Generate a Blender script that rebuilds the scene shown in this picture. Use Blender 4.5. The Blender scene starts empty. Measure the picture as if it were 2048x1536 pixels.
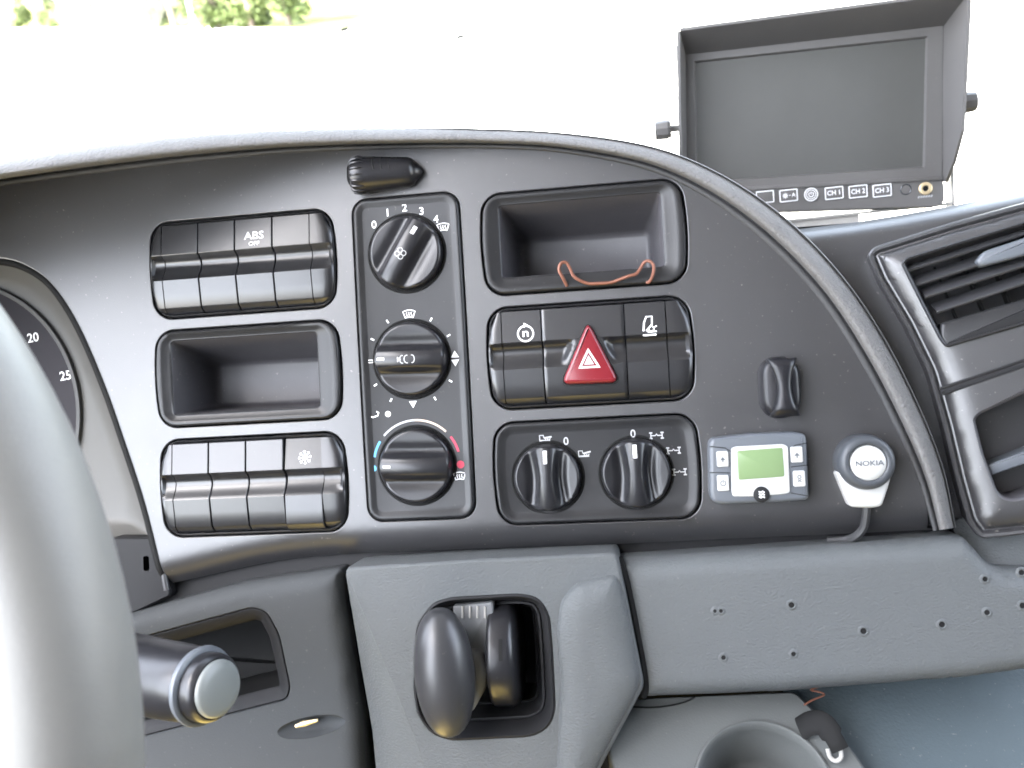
import bpy, math, random
from mathutils import Vector, Matrix
from mathutils.geometry import delaunay_2d_cdt

random.seed(7)
SC = bpy.context.scene
COL = SC.collection
R = math.radians
MM = 0.001

# ---------------------------------------------------------------- camera
TILT = R(27.5)                       # the dashboard face leans back
ct, st = math.cos(TILT), math.sin(TILT)
WP = Matrix(((1, 0, 0, 0), (0, st, -ct, 0), (0, ct, st, 1.95), (0, 0, 0, 1)))   # dashboard frame (u, v, w) -> world
FPX = 1774.0
CAM = Vector((67.8, -8.6, 514.8))    # mm in the dashboard frame
CROT = Matrix.Rotation(0.131, 3, 'Y') @ Matrix.Rotation(0.0166, 3, 'X') @ Matrix.Rotation(-0.0552, 3, 'Z')
cam = bpy.data.cameras.new('camera')
camo = bpy.data.objects.new('camera', cam)
COL.objects.link(camo)
cm = CROT.to_4x4()
cm.translation = CAM * MM
camo.matrix_world = WP @ cm
cam.sensor_width = 36.0
cam.lens = 36.0 * FPX / 2048
cam.clip_start, cam.clip_end = 0.02, 2000
cam.dof.use_dof = True
cam.dof.focus_distance = 0.53
cam.dof.aperture_fstop = 11
SC.camera = camo

# ---------------------------------------------------------------- sky, sun, exposure
SUN_EL, SUN_AZ = R(64), R(-150)      # azimuth from +Y, clockwise positive (towards +X)
world = bpy.data.worlds.new('World')
SC.world = world
world.use_nodes = True
wn = world.node_tree
bg = wn.nodes['Background']
sky = wn.nodes.new('ShaderNodeTexSky')
sky.sky_type = 'NISHITA'
sky.sun_disc = False
sky.sun_elevation = SUN_EL
sky.sun_rotation = SUN_AZ
sky.dust_density = 2.5
hs = wn.nodes.new('ShaderNodeHueSaturation')
hs.inputs['Saturation'].default_value = 0.45
wn.links.new(sky.outputs[0], hs.inputs['Color'])
wn.links.new(hs.outputs[0], bg.inputs[0])
bg.inputs[1].default_value = 0.14
sun = bpy.data.lights.new('sun', 'SUN')
sun.energy = 4.0
sun.angle = R(0.5)
sun.color = (1.0, 0.94, 0.84)
suno = bpy.data.objects.new('sun', sun)
COL.objects.link(suno)
sdir = Vector((math.sin(SUN_AZ) * math.cos(SUN_EL), math.cos(SUN_AZ) * math.cos(SUN_EL), math.sin(SUN_EL)))
suno.rotation_euler = sdir.to_track_quat('Z', 'Y').to_euler()
suno.location = (0, 0, 6)
SC.view_settings.view_transform = 'Standard'
SC.view_settings.look = 'None'
SC.view_settings.gamma = 1
SC.view_settings.exposure = 4.55
SC.render.engine = 'CYCLES'
SC.cycles.use_denoising = True
SC.cycles.max_bounces = 8
SC.cycles.diffuse_bounces = 4
SC.cycles.glossy_bounces = 4
SC.cycles.caustics_reflective = False
SC.cycles.sample_clamp_indirect = 8
SC.cycles.filter_width = 1.7


def portal(name, loc, rot, sx, sy):
    l = bpy.data.lights.new(name, 'AREA')
    l.shape = 'RECTANGLE'
    l.size, l.size_y = sx, sy
    l.cycles.is_portal = True
    o = bpy.data.objects.new(name, l)
    o.location, o.rotation_euler = loc, rot
    COL.objects.link(o)


# ---------------------------------------------------------------- frames: where a pixel's ray meets a plane of the dashboard
class Pl:
    def __init__(s, O=(0, 0, 0), rx=0, ry=0, rz=0):
        s.O = Vector(O)
        s.R = Matrix.Rotation(R(ry), 3, 'Y') @ Matrix.Rotation(R(rx), 3, 'X') @ Matrix.Rotation(R(rz), 3, 'Z')
        m = s.R.to_4x4()
        m.translation = s.O * MM
        s.M = m

    def at(s, x, y, h=0.0):
        d = CROT @ Vector(((x - 1024) / FPX, -(y - 768) / FPX, -1.0))
        o = s.R.transposed() @ (CAM - s.O)
        d = s.R.transposed() @ d
        t = (h - o.z) / d.z
        p = o + d * t
        return (p.x, p.y, h)

    def poly(s, pts, h=0.0):
        return [s.at(x, y, h) for x, y in pts]

    def xy(s, pts, h=0.0):
        return [s.at(x, y, h)[:2] for x, y in pts]


P0 = Pl()


def ground_at(x, y, z=0.0):
    d = (WP.to_3x3() @ (CROT @ Vector(((x - 1024) / FPX, -(y - 768) / FPX, -1.0))))
    o = WP @ (CAM * MM)
    t = (z - o.z) / d.z
    return o + d * t


def dist_at(x, y, Y):
    d = (WP.to_3x3() @ (CROT @ Vector(((x - 1024) / FPX, -(y - 768) / FPX, -1.0))))
    o = WP @ (CAM * MM)
    return o + d * ((Y - o.y) / d.y)


# ---------------------------------------------------------------- outlines (counter-clockwise lists of (x, y))
def area(p):
    return 0.5 * sum(p[i][0] * p[(i + 1) % len(p)][1] - p[(i + 1) % len(p)][0] * p[i][1] for i in range(len(p)))


def ccw(p):
    return list(p) if area(p) > 0 else list(reversed(p))


def rr(x0, y0, x1, y1, r, k=0.0, n=6, m=5, kt=0.0):
    cx, cy, a, b = (x0 + x1) / 2, (y0 + y1) / 2, (x1 - x0) / 2, (y1 - y0) / 2
    r = min(r, a * .98, b * .98)
    pts = []
    for q, (sx, sy) in enumerate(((1, 1), (-1, 1), (-1, -1), (1, -1))):
        for i in range(n + 1):
            t = math.pi / 2 * (q + i / n)
            pts.append((sx * (a - r) + r * math.cos(t), sy * (b - r) + r * math.sin(t)))
        nx = ((-(a - r), b), (-a, -(b - r)), (a - r, -b), (a, b - r))[q]
        p = pts[-1]
        for i in range(1, m):
            pts.append((p[0] + (nx[0] - p[0]) * i / m, p[1] + (nx[1] - p[1]) * i / m))
    return [(cx + x - math.copysign(k, x) * (y / b) ** 2 * abs(x) / a, cy + y - math.copysign(kt, y) * (x / a) ** 2 * abs(y) / b) for x, y in pts]


def off(p, d):
    n = len(p)
    out = []
    for i in range(n):
        ax, ay = p[i - 1][0], p[i - 1][1]
        bx, by = p[i][0], p[i][1]
        cx, cy = p[(i + 1) % n][0], p[(i + 1) % n][1]
        e1 = Vector((bx - ax, by - ay))
        e2 = Vector((cx - bx, cy - by))
        if e1.length < 1e-9 or e2.length < 1e-9:
            out.append((bx, by))
            continue
        e1.normalize()
        e2.normalize()
        n1, n2 = Vector((-e1.y, e1.x)), Vector((-e2.y, e2.x))
        m = n1 + n2
        if m.length < 1e-6:
            m = n1
        m.normalize()
        c = max(0.5, m.dot(n1))
        out.append((bx + m.x * d / c, by + m.y * d / c))
    return out


def circ(cx, cy, r, n=32, ry=None):
    return [(cx + r * math.cos(2 * math.pi * i / n), cy + (ry or r) * math.sin(2 * math.pi * i / n)) for i in range(n)]


def spline(pts, n, closed=False):
    """Catmull-Rom through points of any dimension, n samples per span."""
    P = [Vector(p) for p in pts]
    N = len(P)
    out = []
    for i in range(N if closed else N - 1):
        if closed:
            p0, p1, p2, p3 = P[i - 1], P[i], P[(i + 1) % N], P[(i + 2) % N]
        else:
            p0 = P[i - 1] if i else P[0] * 2 - P[1]
            p1, p2 = P[i], P[i + 1]
            p3 = P[i + 2] if i + 2 < N else P[-1] * 2 - P[-2]
        for k in range(n):
            t = k / n
            out.append(tuple(0.5 * ((2 * p1) + (p2 - p0) * t + (2 * p0 - 5 * p1 + 4 * p2 - p3) * t * t + (3 * p1 - p0 - 3 * p2 + p3) * t ** 3)))
    if not closed:
        out.append(tuple(P[-1]))
    return out


def round_poly(p, r, n=5):
    """Round every corner of a polygon by about r (list r or one number)."""
    out = []
    N = len(p)
    for i in range(N):
        a, b, c = Vector(p[i - 1][:2]), Vector(p[i][:2]), Vector(p[(i + 1) % N][:2])
        ri = r[i] if isinstance(r, (list, tuple)) else r
        d1, d2 = (a - b), (c - b)
        q = min(ri, d1.length * .45, d2.length * .45)
        s, e = b + d1.normalized() * q, b + d2.normalized() * q
        for k in range(n + 1):
            t = k / n
            out.append(tuple(s * (1 - t) ** 2 + b * 2 * t * (1 - t) + e * t * t))
    return out


def smooth(a, b, x):
    t = min(1, max(0, (x - a) / (b - a)))
    return t * t * (3 - 2 * t)


def inside(x, y, p):
    c = False
    j = len(p) - 1
    for i in range(len(p)):
        if (p[i][1] > y) != (p[j][1] > y) and x < (p[j][0] - p[i][0]) * (y - p[i][1]) / (p[j][1] - p[i][1]) + p[i][0]:
            c = not c
        j = i
    return c


# ---------------------------------------------------------------- mesh builder (millimetres)
_text = {}


def glyphs(s, size):
    key = s
    if key not in _text:
        cu = bpy.data.curves.new('text', 'FONT')
        cu.body = s
        cu.size = 1.0
        cu.resolution_u = 3
        cu.align_x, cu.align_y = 'CENTER', 'CENTER'
        cu.offset = 0.012
        o = bpy.data.objects.new('text', cu)
        COL.objects.link(o)
        me = bpy.data.meshes.new_from_object(o.evaluated_get(bpy.context.evaluated_depsgraph_get()))
        _text[key] = ([tuple(v.co) for v in me.vertices], [tuple(p.vertices) for p in me.polygons])
        bpy.data.objects.remove(o)
        bpy.data.curves.remove(cu)
        bpy.data.meshes.remove(me)
    v, f = _text[key]
    return [(x * size, y * size) for x, y, z in v], f


class MB:
    def __init__(s):
        s.v, s.f = [], []

    def add(s, v, f):
        b = len(s.v)
        s.v += [tuple(p) for p in v]
        s.f += [tuple(i + b for i in q) for q in f]
        return s

    def loft(s, rings, cap0=False, cap1=False, closed=True):
        n = len(rings[0])
        v = [p for r in rings for p in r]
        f = []
        for i in range(len(rings) - 1):
            for j in range(n if closed else n - 1):
                k = (j + 1) % n
                f.append((i * n + j, i * n + k, (i + 1) * n + k, (i + 1) * n + j))
        if cap0:
            f.append(tuple(reversed(range(n))))
        if cap1:
            f.append(tuple((len(rings) - 1) * n + j for j in range(n)))
        return s.add(v, f)

    def lift(s, pairs, cap0=False, cap1=True):
        """rings from (outline, height) pairs"""
        return s.loft([[(x, y, h) for x, y in [q[:2] for q in p]] for p, h in pairs], cap0, cap1)

    def slab(s, p, h0, h1, b, n=4, cap=True):
        p = ccw([q[:2] for q in p])
        pairs = [(p, h0)]
        for i in range(n + 1):
            t = math.pi / 2 * i / n
            pairs.append((off(p, b * (1 - math.cos(t))), h1 - b + b * math.sin(t)))
        return s.lift(pairs, cap1=cap)

    def fill(s, p, holes=(), hf=None, grid=0, extra=()):
        p = ccw([q[:2] for q in p])
        co, fc = [], []
        for loop in [p] + [list(h) for h in holes]:
            b = len(co)
            co += [Vector(q[:2]) for q in loop]
            fc.append(list(range(b, b + len(loop))))
        ed = [(f[i], f[(i + 1) % len(f)]) for f in fc for i in range(len(f))]
        if grid:
            xs = [q[0] for q in p]
            ys = [q[1] for q in p]
            x = min(xs)
            row = 0
            while x < max(xs):
                y = min(ys) + (grid / 2 if row % 2 else 0)
                while y < max(ys):
                    if inside(x, y, p) and not any(inside(x, y, h) for h in holes):
                        co.append(Vector((x, y)))
                    y += grid
                x += grid
                row += 1
        co += [Vector(q) for q in extra if inside(q[0], q[1], p) and not any(inside(q[0], q[1], h) for h in holes)]
        r = delaunay_2d_cdt(co, ed, [], 0, 1e-5)
        V, F = r[0], r[2]
        keep = []
        for t in F:
            cx = sum(V[i].x for i in t) / len(t)
            cy = sum(V[i].y for i in t) / len(t)
            if inside(cx, cy, p) and not any(inside(cx, cy, h) for h in holes):
                keep.append(tuple(t))
        return s.add([(q.x, q.y, hf(q.x, q.y) if callable(hf) else (hf or 0)) for q in V], keep)

    def pillow(s, p, h0, h1, b, drop=None, grid=4.0, holes=()):
        """a panel whose edge rolls over within b of its outline; hf gives the height"""
        p = ccw([q[:2] for q in p])
        drop = b if drop is None else drop
        n = len(p)
        E_ = []
        for i in range(n):
            (x0, y0), (x1, y1) = p[i], p[(i + 1) % n]
            E_.append((x0, y0, x1 - x0, y1 - y0, max(1e-9, (x1 - x0) ** 2 + (y1 - y0) ** 2)))

        def hf(x, y):
            dm = 1e9
            for x0, y0, ex, ey, l2 in E_:
                t = ((x - x0) * ex + (y - y0) * ey) / l2
                t = 0 if t < 0 else 1 if t > 1 else t
                d = (x - x0 - ex * t) ** 2 + (y - y0 - ey * t) ** 2
                if d < dm:
                    dm = d
            t = min(1.0, math.sqrt(dm) / b)
            return h1 - drop * (1 - math.sqrt(max(0.0, 1 - (1 - t) ** 2)))
        ex_ = [q for f in (.06, .16, .3, .48, .7, 1.0) for q in off(p, b * f)]
        s.fill(p, holes, hf, grid, ex_)
        s.lift([(p, h0), (p, h1 - drop)], cap1=False)
        return hf

    def tube(s, path, r, n=10, flat=1.0, cap=True):
        P = [Vector(p) for p in path]
        rs = r if isinstance(r, (list, tuple)) else [r] * len(P)
        up = Vector((0, 0, 1))
        rings = []
        N = None
        for i, p in enumerate(P):
            t = (P[min(i + 1, len(P) - 1)] - P[max(i - 1, 0)]).normalized()
            if N is None:
                N = up.cross(t)
                if N.length < 1e-3:
                    N = Vector((1, 0, 0))
            N = (N - t * N.dot(t)).normalized()
            B = t.cross(N)
            rings.append([tuple(p + N * rs[i] * math.cos(2 * math.pi * k / n) + B * rs[i] * flat * math.sin(2 * math.pi * k / n)) for k in range(n)])
        return s.loft(rings, cap, cap)

    def lathe(s, c, prof, n=40, ax=None, cap0=False, cap1=False):
        """prof: (radius, height) along ax (a 3x3 whose columns are e1, e2, axis)."""
        c = Vector(c)
        A = ax or Matrix.Identity(3)
        rings = [[tuple(c + A @ Vector((r * math.cos(2 * math.pi * k / n), r * math.sin(2 * math.pi * k / n), h))) for k in range(n)] for r, h in prof]
        return s.loft(rings, cap0, cap1)

    def box(s, a, b):
        (x0, y0, z0), (x1, y1, z1) = a, b
        v = [(x, y, z) for z in (z0, z1) for y in (y0, y1) for x in (x0, x1)]
        return s.add(v, [(0, 2, 3, 1), (4, 5, 7, 6), (0, 1, 5, 4), (2, 6, 7, 3), (0, 4, 6, 2), (1, 3, 7, 5)])

    def text(s, t, size, x, y, h, rot=0.0, sx=1.0):
        v, f = glyphs(t, size)
        c, q = math.cos(rot), math.sin(rot)
        H = h if callable(h) else (lambda a, b: h)
        return s.add([(x + a * sx * c - b * q, y + a * sx * q + b * c, H(x + a * sx * c - b * q, y + a * sx * q + b * c)) for a, b in v], f)

    def stroke(s, pts, w, h, closed=False):
        n = len(pts)
        L, Rr = [], []
        for i in range(n):
            a = Vector(pts[i - 1][:2]) if (i or closed) else Vector(pts[0][:2])
            b = Vector(pts[(i + 1) % n][:2]) if (i < n - 1 or closed) else Vector(pts[-1][:2])
            d = (b - a).normalized() if (b - a).length > 1e-9 else Vector((1, 0))
            nn = Vector((-d.y, d.x)) * w / 2
            p = Vector(pts[i][:2])
            hh = h(p.x, p.y) if callable(h) else h
            L.append((p.x + nn.x, p.y + nn.y, hh))
            Rr.append((p.x - nn.x, p.y - nn.y, hh))
        f = []
        for i in range(n if closed else n - 1):
            k = (i + 1) % n
            f.append((i, n + i, n + k, k))
        return s.add(L + Rr, f)

    def patch(s, pts, h):
        p = ccw([q[:2] for q in pts])
        return s.add([(x, y, h(x, y) if callable(h) else h) for x, y in p], [tuple(range(len(p)))])

    def mesh(s, name, org=(0, 0, 0), angle=38, scale=MM):
        me = bpy.data.meshes.new(name)
        o = Vector(org)
        me.from_pydata([tuple((Vector(p) - o) * scale) for p in s.v], [], s.f)
        me.validate()
        me.polygons.foreach_set('use_smooth', [True] * len(me.polygons))
        me.set_sharp_from_angle(angle=R(angle))
        me.update()
        return me


def link(name, data, mat=None):
    o = bpy.data.objects.new(name, data)
    if mat and data is not None:
        data.materials.append(mat)
    COL.objects.link(o)
    return o


class Thing:
    def __init__(s, name, label, cat, pl=P0, org=(0, 0, 0), group=None):
        s.e = link(name, None)
        s.e.empty_display_size = 0.01
        s.org = Vector(org)
        s.e.matrix_world = WP @ pl.M @ Matrix.Translation(s.org * MM)
        s.e['label'], s.e['category'] = label, cat
        if group:
            s.e['group'] = group

    def part(s, name, mb, mat, parent=None, label=None, angle=38):
        o = link(name, mb.mesh(name, s.org, angle), mat)
        o.parent = parent or s.e
        if label:
            o['label'] = label
        return o


class Marks:
    """every printed mark a piece of its own on its plate"""
    def __init__(s, t, plate, mt):
        s.t, s.p, s.m = t, plate, mt

    def __call__(s, name, fn):
        b = MB()
        fn(b)
        return s.t.part(name, b, s.m, s.p)


def structure(name, mb, mat, M=None, scale=1.0, angle=38):
    o = link(name, mb.mesh(name, scale=scale, angle=angle), mat)
    o['kind'] = 'structure'
    if M is not None:
        o.matrix_world = M
    return o


# ---------------------------------------------------------------- materials
def mat(name, col, rough=0.5, spec=0.5, grain=0, gs=0.1, gd=0.0006, mottle=0.0, ms=40, metal=0.0, coat=0.0, dust=0.0, streak=None, rvar=0.0):
    m = bpy.data.materials.new(name)
    m.use_nodes = True
    nt = m.node_tree
    b = nt.nodes['Principled BSDF']
    c = col if len(col) == 4 else (*col, 1)
    b.inputs['Base Color'].default_value = c
    b.inputs['Roughness'].default_value = rough
    b.inputs['Specular IOR Level'].default_value = spec
    b.inputs['Metallic'].default_value = metal
    b.inputs['Coat Weight'].default_value = coat
    tc = nt.nodes.new('ShaderNodeTexCoord')
    src = tc.outputs['Object']
    if streak:
        mp = nt.nodes.new('ShaderNodeMapping')
        mp.inputs['Scale'].default_value = streak
        nt.links.new(src, mp.inputs[0])
        src = mp.outputs[0]
    if grain:
        n = nt.nodes.new('ShaderNodeTexNoise')
        n.inputs['Scale'].default_value = grain
        n.inputs['Detail'].default_value = 3
        nt.links.new(src, n.inputs['Vector'])
        bp = nt.nodes.new('ShaderNodeBump')
        bp.inputs['Strength'].default_value = gs
        bp.inputs['Distance'].default_value = gd
        nt.links.new(n.outputs['Fac'], bp.inputs['Height'])
        nt.links.new(bp.outputs[0], b.inputs['Normal'])
    if mottle or dust:
        n2 = nt.nodes.new('ShaderNodeTexNoise')
        n2.inputs['Scale'].default_value = ms
        n2.inputs['Detail'].default_value = 6
        n2.inputs['Roughness'].default_value = 0.65
        nt.links.new(tc.outputs['Object'], n2.inputs['Vector'])
        mx = nt.nodes.new('ShaderNodeMix')
        mx.data_type = 'RGBA'
        mx.inputs['A'].default_value = tuple(x * (1 - mottle) for x in c[:3]) + (1,)
        mx.inputs['B'].default_value = tuple(min(1, x * (1 + mottle)) for x in c[:3]) + (1,)
        nt.links.new(n2.outputs['Fac'], mx.inputs['Factor'])
        out = mx.outputs['Result']
        if dust:
            n3 = nt.nodes.new('ShaderNodeTexNoise')
            n3.inputs['Scale'].default_value = 420
            n3.inputs['Detail'].default_value = 2
            nt.links.new(tc.outputs['Object'], n3.inputs['Vector'])
            rp = nt.nodes.new('ShaderNodeValToRGB')
            rp.color_ramp.elements[0].position = 0.69
            rp.color_ramp.elements[1].position = 0.80
            nt.links.new(n3.outputs['Fac'], rp.inputs[0])
            ml = nt.nodes.new('ShaderNodeMath')
            ml.operation = 'MULTIPLY'
            ml.inputs[1].default_value = dust
            nt.links.new(rp.outputs[0], ml.inputs[0])
            m2 = nt.nodes.new('ShaderNodeMix')
            m2.data_type = 'RGBA'
            m2.inputs['B'].default_value = (0.30, 0.28, 0.25, 1)
            nt.links.new(out, m2.inputs['A'])
            nt.links.new(ml.outputs[0], m2.inputs['Factor'])
            out = m2.outputs['Result']
        nt.links.new(out, b.inputs['Base Color'])
        if rvar:
            mr = nt.nodes.new('ShaderNodeMapRange')
            mr.inputs['To Min'].default_value = rough - rvar
            mr.inputs['To Max'].default_value = rough + rvar
            nt.links.new(n2.outputs['Fac'], mr.inputs['Value'])
            nt.links.new(mr.outputs[0], b.inputs['Roughness'])
    return m


M_PANEL = mat('panel_plastic', (0.024, 0.0235, 0.025), 0.4, 0.85, 1500, 0.10, mottle=0.12, ms=24, dust=0.45, rvar=0.05)
M_PAD = mat('soft_pad', (0.115, 0.112, 0.110), 0.7, 0.25, 620, 0.8, 0.0013, mottle=0.15, ms=60, dust=0.2)
M_SEAM = mat('seam_trim', (0.03, 0.03, 0.031), 0.55, 0.4, 1200, 0.2)
M_INS = mat('insert_plastic', (0.015, 0.015, 0.016), 0.36, 0.3, 1800, 0.04, mottle=0.1, ms=50, dust=0.1)
M_SWITCH = mat('switch_plastic', (0.012, 0.012, 0.0135), 0.31, 0.62, 1800, 0.02, mottle=0.12, ms=60, dust=0.06)
M_GLOSS = mat('dial_plastic', (0.013, 0.013, 0.015), 0.3, 0.4, 0, 0, mottle=0.1, ms=80, dust=0.1)
M_DARK = mat('dark_cavity', (0.010, 0.010, 0.010), 0.7, 0.12, mottle=0.1)
M_POCKET = mat('pocket_plastic', (0.055, 0.053, 0.058), 0.5, 0.45, 900, 0.12, mottle=0.2, ms=40, dust=0.35)
M_GREY = mat('grey_trim', (0.073, 0.078, 0.080), 0.6, 0.35, 560, 0.6, 0.0010, mottle=0.08, ms=12, dust=0.15, streak=(1, 1.6, 1))
M_GREY2 = mat('grey_trim_shaded', (0.047, 0.050, 0.052), 0.7, 0.2, 800, 0.25, mottle=0.1, ms=15, dust=0.15)  # same grey as the other trim, darkened to carry the wheel's shade
M_GREY3 = mat('console_grey', (0.072, 0.076, 0.074), 0.66, 0.3, 800, 0.25, mottle=0.1, ms=15, dust=0.15)
M_TEAL = mat('blue_grey_cover', (0.044, 0.059, 0.066), 0.62, 0.4, 500, 0.7, mottle=0.16, ms=25, dust=0.3)
M_WHEEL = mat('wheel_leather', (0.115, 0.113, 0.106), 0.48, 0.5, 900, 0.22, mottle=0.12, ms=40)
M_PRINT = mat('white_print', (0.74, 0.74, 0.74), 0.5)
M_PRINTDIM = mat('grey_print', (0.38, 0.38, 0.385), 0.5)
M_BLUE = mat('blue_print', (0.06, 0.30, 0.55), 0.5)
M_RED = mat('red_print', (0.50, 0.03, 0.07), 0.5)
M_WARM = mat('warm_print', (0.55, 0.42, 0.33), 0.5)
M_HAZ = mat('hazard_red', (0.15, 0.010, 0.016), 0.28, 0.5, mottle=0.08, ms=90)
M_CU = mat('copper_wire', (0.17, 0.07, 0.045), 0.45, 0.4, mottle=0.25, ms=160, metal=0.3)
M_LCDCASE = mat('device_case', (0.08, 0.088, 0.10), 0.42, 0.5, 1500, 0.06, mottle=0.06, ms=60, dust=0.1)
M_CASEW = mat('device_white', (0.38, 0.38, 0.37), 0.35, 0.5, mottle=0.05, ms=80)
M_LCD = mat('lcd_glass', (0.15, 0.215, 0.105), 0.25, 0.5, mottle=0.06, ms=60)
M_MON = mat('monitor_plastic', (0.088, 0.084, 0.081), 0.45, 0.5, 1500, 0.05, mottle=0.12, ms=30, dust=0.15)
M_SCREEN = mat('monitor_screen', (0.060, 0.060, 0.056), 0.42, 0.5, mottle=0.18, ms=14)
M_STEEL = mat('bracket_paint', (0.30, 0.29, 0.27), 0.5, 0.5, mottle=0.15, ms=60)
M_BRASS = mat('brass_ring', (0.72, 0.58, 0.36), 0.35, 0.5, mottle=0.1, ms=200, metal=0.7)
M_CABLE = mat('cable_rubber', (0.02, 0.02, 0.021), 0.5)
M_GAUGE = mat('gauge_face', (0.016, 0.014, 0.018), 0.6, 0.2, mottle=0.1)
M_BEZEL = mat('bezel_plastic', (0.075, 0.073, 0.068), 0.5, 0.4, mottle=0.08, ms=20)
M_CLEARGREY = mat('smoked_bracket', (0.16, 0.165, 0.17), 0.4, 0.4, mottle=0.12, ms=90)
M_BEZELRING = mat('dial_ring_paint', (0.07, 0.07, 0.07), 0.6, 0.3, mottle=0.05)
M_LIP = mat('lip_plastic', (0.012, 0.012, 0.013), 0.6, 0.2, mottle=0.1, ms=40)
M_SATIN = mat('satin_black', (0.028, 0.028, 0.030), 0.36, 0.5, mottle=0.12, ms=60, dust=0.1)
M_SATIN2 = mat('hook_plastic', (0.010, 0.010, 0.012), 0.34, 0.3, mottle=0.12, ms=60)
M_RING = mat('ring_plastic', (0.042, 0.046, 0.052), 0.45, 0.4, mottle=0.06, ms=60, dust=0.1)
M_CAP = mat('stalk_cap', (0.14, 0.15, 0.145), 0.42, 0.5, mottle=0.06, ms=60)
M_HEAD = mat('headliner', (0.09, 0.09, 0.09), 0.9, 0.2, mottle=0.06)
M_BACK = mat('cab_rear_trim', (0.05, 0.05, 0.052), 0.8, 0.3, mottle=0.1)
M_FLOOR = mat('floor_mat', (0.26, 0.20, 0.06), 0.85, 0.2, mottle=0.25, ms=9)
M_CONC = mat('yard_concrete', (0.55, 0.53, 0.50), 0.9, 0.2, mottle=0.08, ms=0.4)
M_GRASS = mat('verge_grass', (0.06, 0.07, 0.02), 0.9, 0.1, mottle=0.3, ms=0.8)
M_LEAF = mat('leaf', (0.050, 0.070, 0.018), 0.6, 0.3, mottle=0.5, ms=1.2)
M_BARK = mat('bark', (0.12, 0.095, 0.08), 0.9, 0.2, mottle=0.3, ms=6)
M_POST = mat('post_paint', (0.3, 0.33, 0.36), 0.5, mottle=0.06, ms=3)
M_CARG = mat('car_glass', (0.02, 0.024, 0.03), 0.08, 0.5, mottle=0.05)
M_TYRE = mat('tyre_rubber', (0.02, 0.02, 0.02), 0.8, mottle=0.1)

M_GLASS = bpy.data.materials.new('window_glass')
M_GLASS.use_nodes = True
nt = M_GLASS.node_tree
nt.nodes.clear()
go = nt.nodes.new('ShaderNodeOutputMaterial')
gm = nt.nodes.new('ShaderNodeMixShader')
gt = nt.nodes.new('ShaderNodeBsdfTransparent')
gg = nt.nodes.new('ShaderNodeBsdfGlossy')
gl = nt.nodes.new('ShaderNodeFresnel')
gl.inputs['IOR'].default_value = 1.35
gt.inputs[0].default_value = (0.95, 0.97, 0.96, 1)
gg.inputs['Roughness'].default_value = 0.02
nt.links.new(gl.outputs[0], gm.inputs[0])
nt.links.new(gt.outputs[0], gm.inputs[1])
nt.links.new(gg.outputs[0], gm.inputs[2])
nt.links.new(gm.outputs[0], go.inputs[0])

# ---------------------------------------------------------------- the cab shell round the dashboard (structure) and its window openings
XL, XR, YB, YF, ZF, ZR = -0.72, 1.35, -1.6, 0.95, 1.08, 3.45
LY0, LY1, LZ0, LZ1 = -1.57, 0.949, 1.92, 3.38  # driver's door opening
BX0, BX1, BZ0, BZ1 = -0.70, -0.38, 2.12, 3.38       # unseen rear opening, added to throw sky sheen onto the panel's left
RY0, RY1, RZ0, RZ1 = -0.55, 0.949, 1.92, 3.38      # passenger window


def wall_with_hole(x0, x1, y0, y1, z0, z1, hy0, hy1, hz0, hz1):
    b = MB()
    b.box((x0, y0, z0), (x1, y1, hz0))
    b.box((x0, y0, hz1), (x1, y1, z1))
    b.box((x0, y0, hz0), (x1, hy0, hz1))
    b.box((x0, hy1, hz0), (x1, y1, hz1))
    return b


structure('cab_floor', MB().box((XL, YB, ZF - .03), (XR, YF, ZF)), M_FLOOR)
structure('cab_roof', MB().box((XL, YB, ZR), (XR, 0.62, ZR + .04)), M_HEAD)
bw = MB().box((XL, YB - .04, ZF), (BX0, YB, ZR))
bw.box((BX1, YB - .04, ZF), (XR, YB, ZR))
bw.box((BX0, YB - .04, ZF), (BX1, YB, BZ0))
bw.box((BX0, YB - .04, BZ1), (BX1, YB, ZR))
structure('cab_wall', bw, M_BACK)
portal('window_portal', ((BX0 + BX1) / 2, YB - .02, (BZ0 + BZ1) / 2), (R(90), 0, 0), BX1 - BX0, BZ1 - BZ0)  # sky portal of the added rear opening
structure('cab_wall', wall_with_hole(XL - .05, XL, YB, YF, ZF, ZR, LY0, LY1, LZ0, LZ1), M_BACK)
structure('cab_wall', wall_with_hole(XR, XR + .05, YB, YF, ZF, ZR, RY0, RY1, RZ0, RZ1), M_BACK)
structure('cab_wall', MB().box((XL, YF, ZF), (XR, YF + .04, 1.50)), M_BACK)
portal('window_portal', (XL - .03, (LY0 + LY1) / 2, (LZ0 + LZ1) / 2), (0, R(-90), 0), LZ1 - LZ0, LY1 - LY0)
portal('window_portal', (XR + .03, (RY0 + RY1) / 2, (RZ0 + RZ1) / 2), (0, R(90), 0), RZ1 - RZ0, RY1 - RY0)
portal('window_portal', ((XL + XR) / 2, 0.80, 2.48), (R(-74), 0, 0), XR - XL, 1.2)

# windscreen: a thin raked pane from the front wall up to the roof edge
ws = MB()
ws.box((XL + .01, 0, 0), (XR - .01, 0.006, 1.95))
wso = link('windscreen', ws.mesh('windscreen', scale=1.0), M_GLASS)
wso.matrix_world = Matrix.Translation((0, 1.085, 1.525)) @ Matrix.Rotation(R(16.5), 4, 'X')
wso['label'], wso['category'] = 'large clear windscreen beyond the dashboard, glaring white with daylight', 'windscreen'

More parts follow.
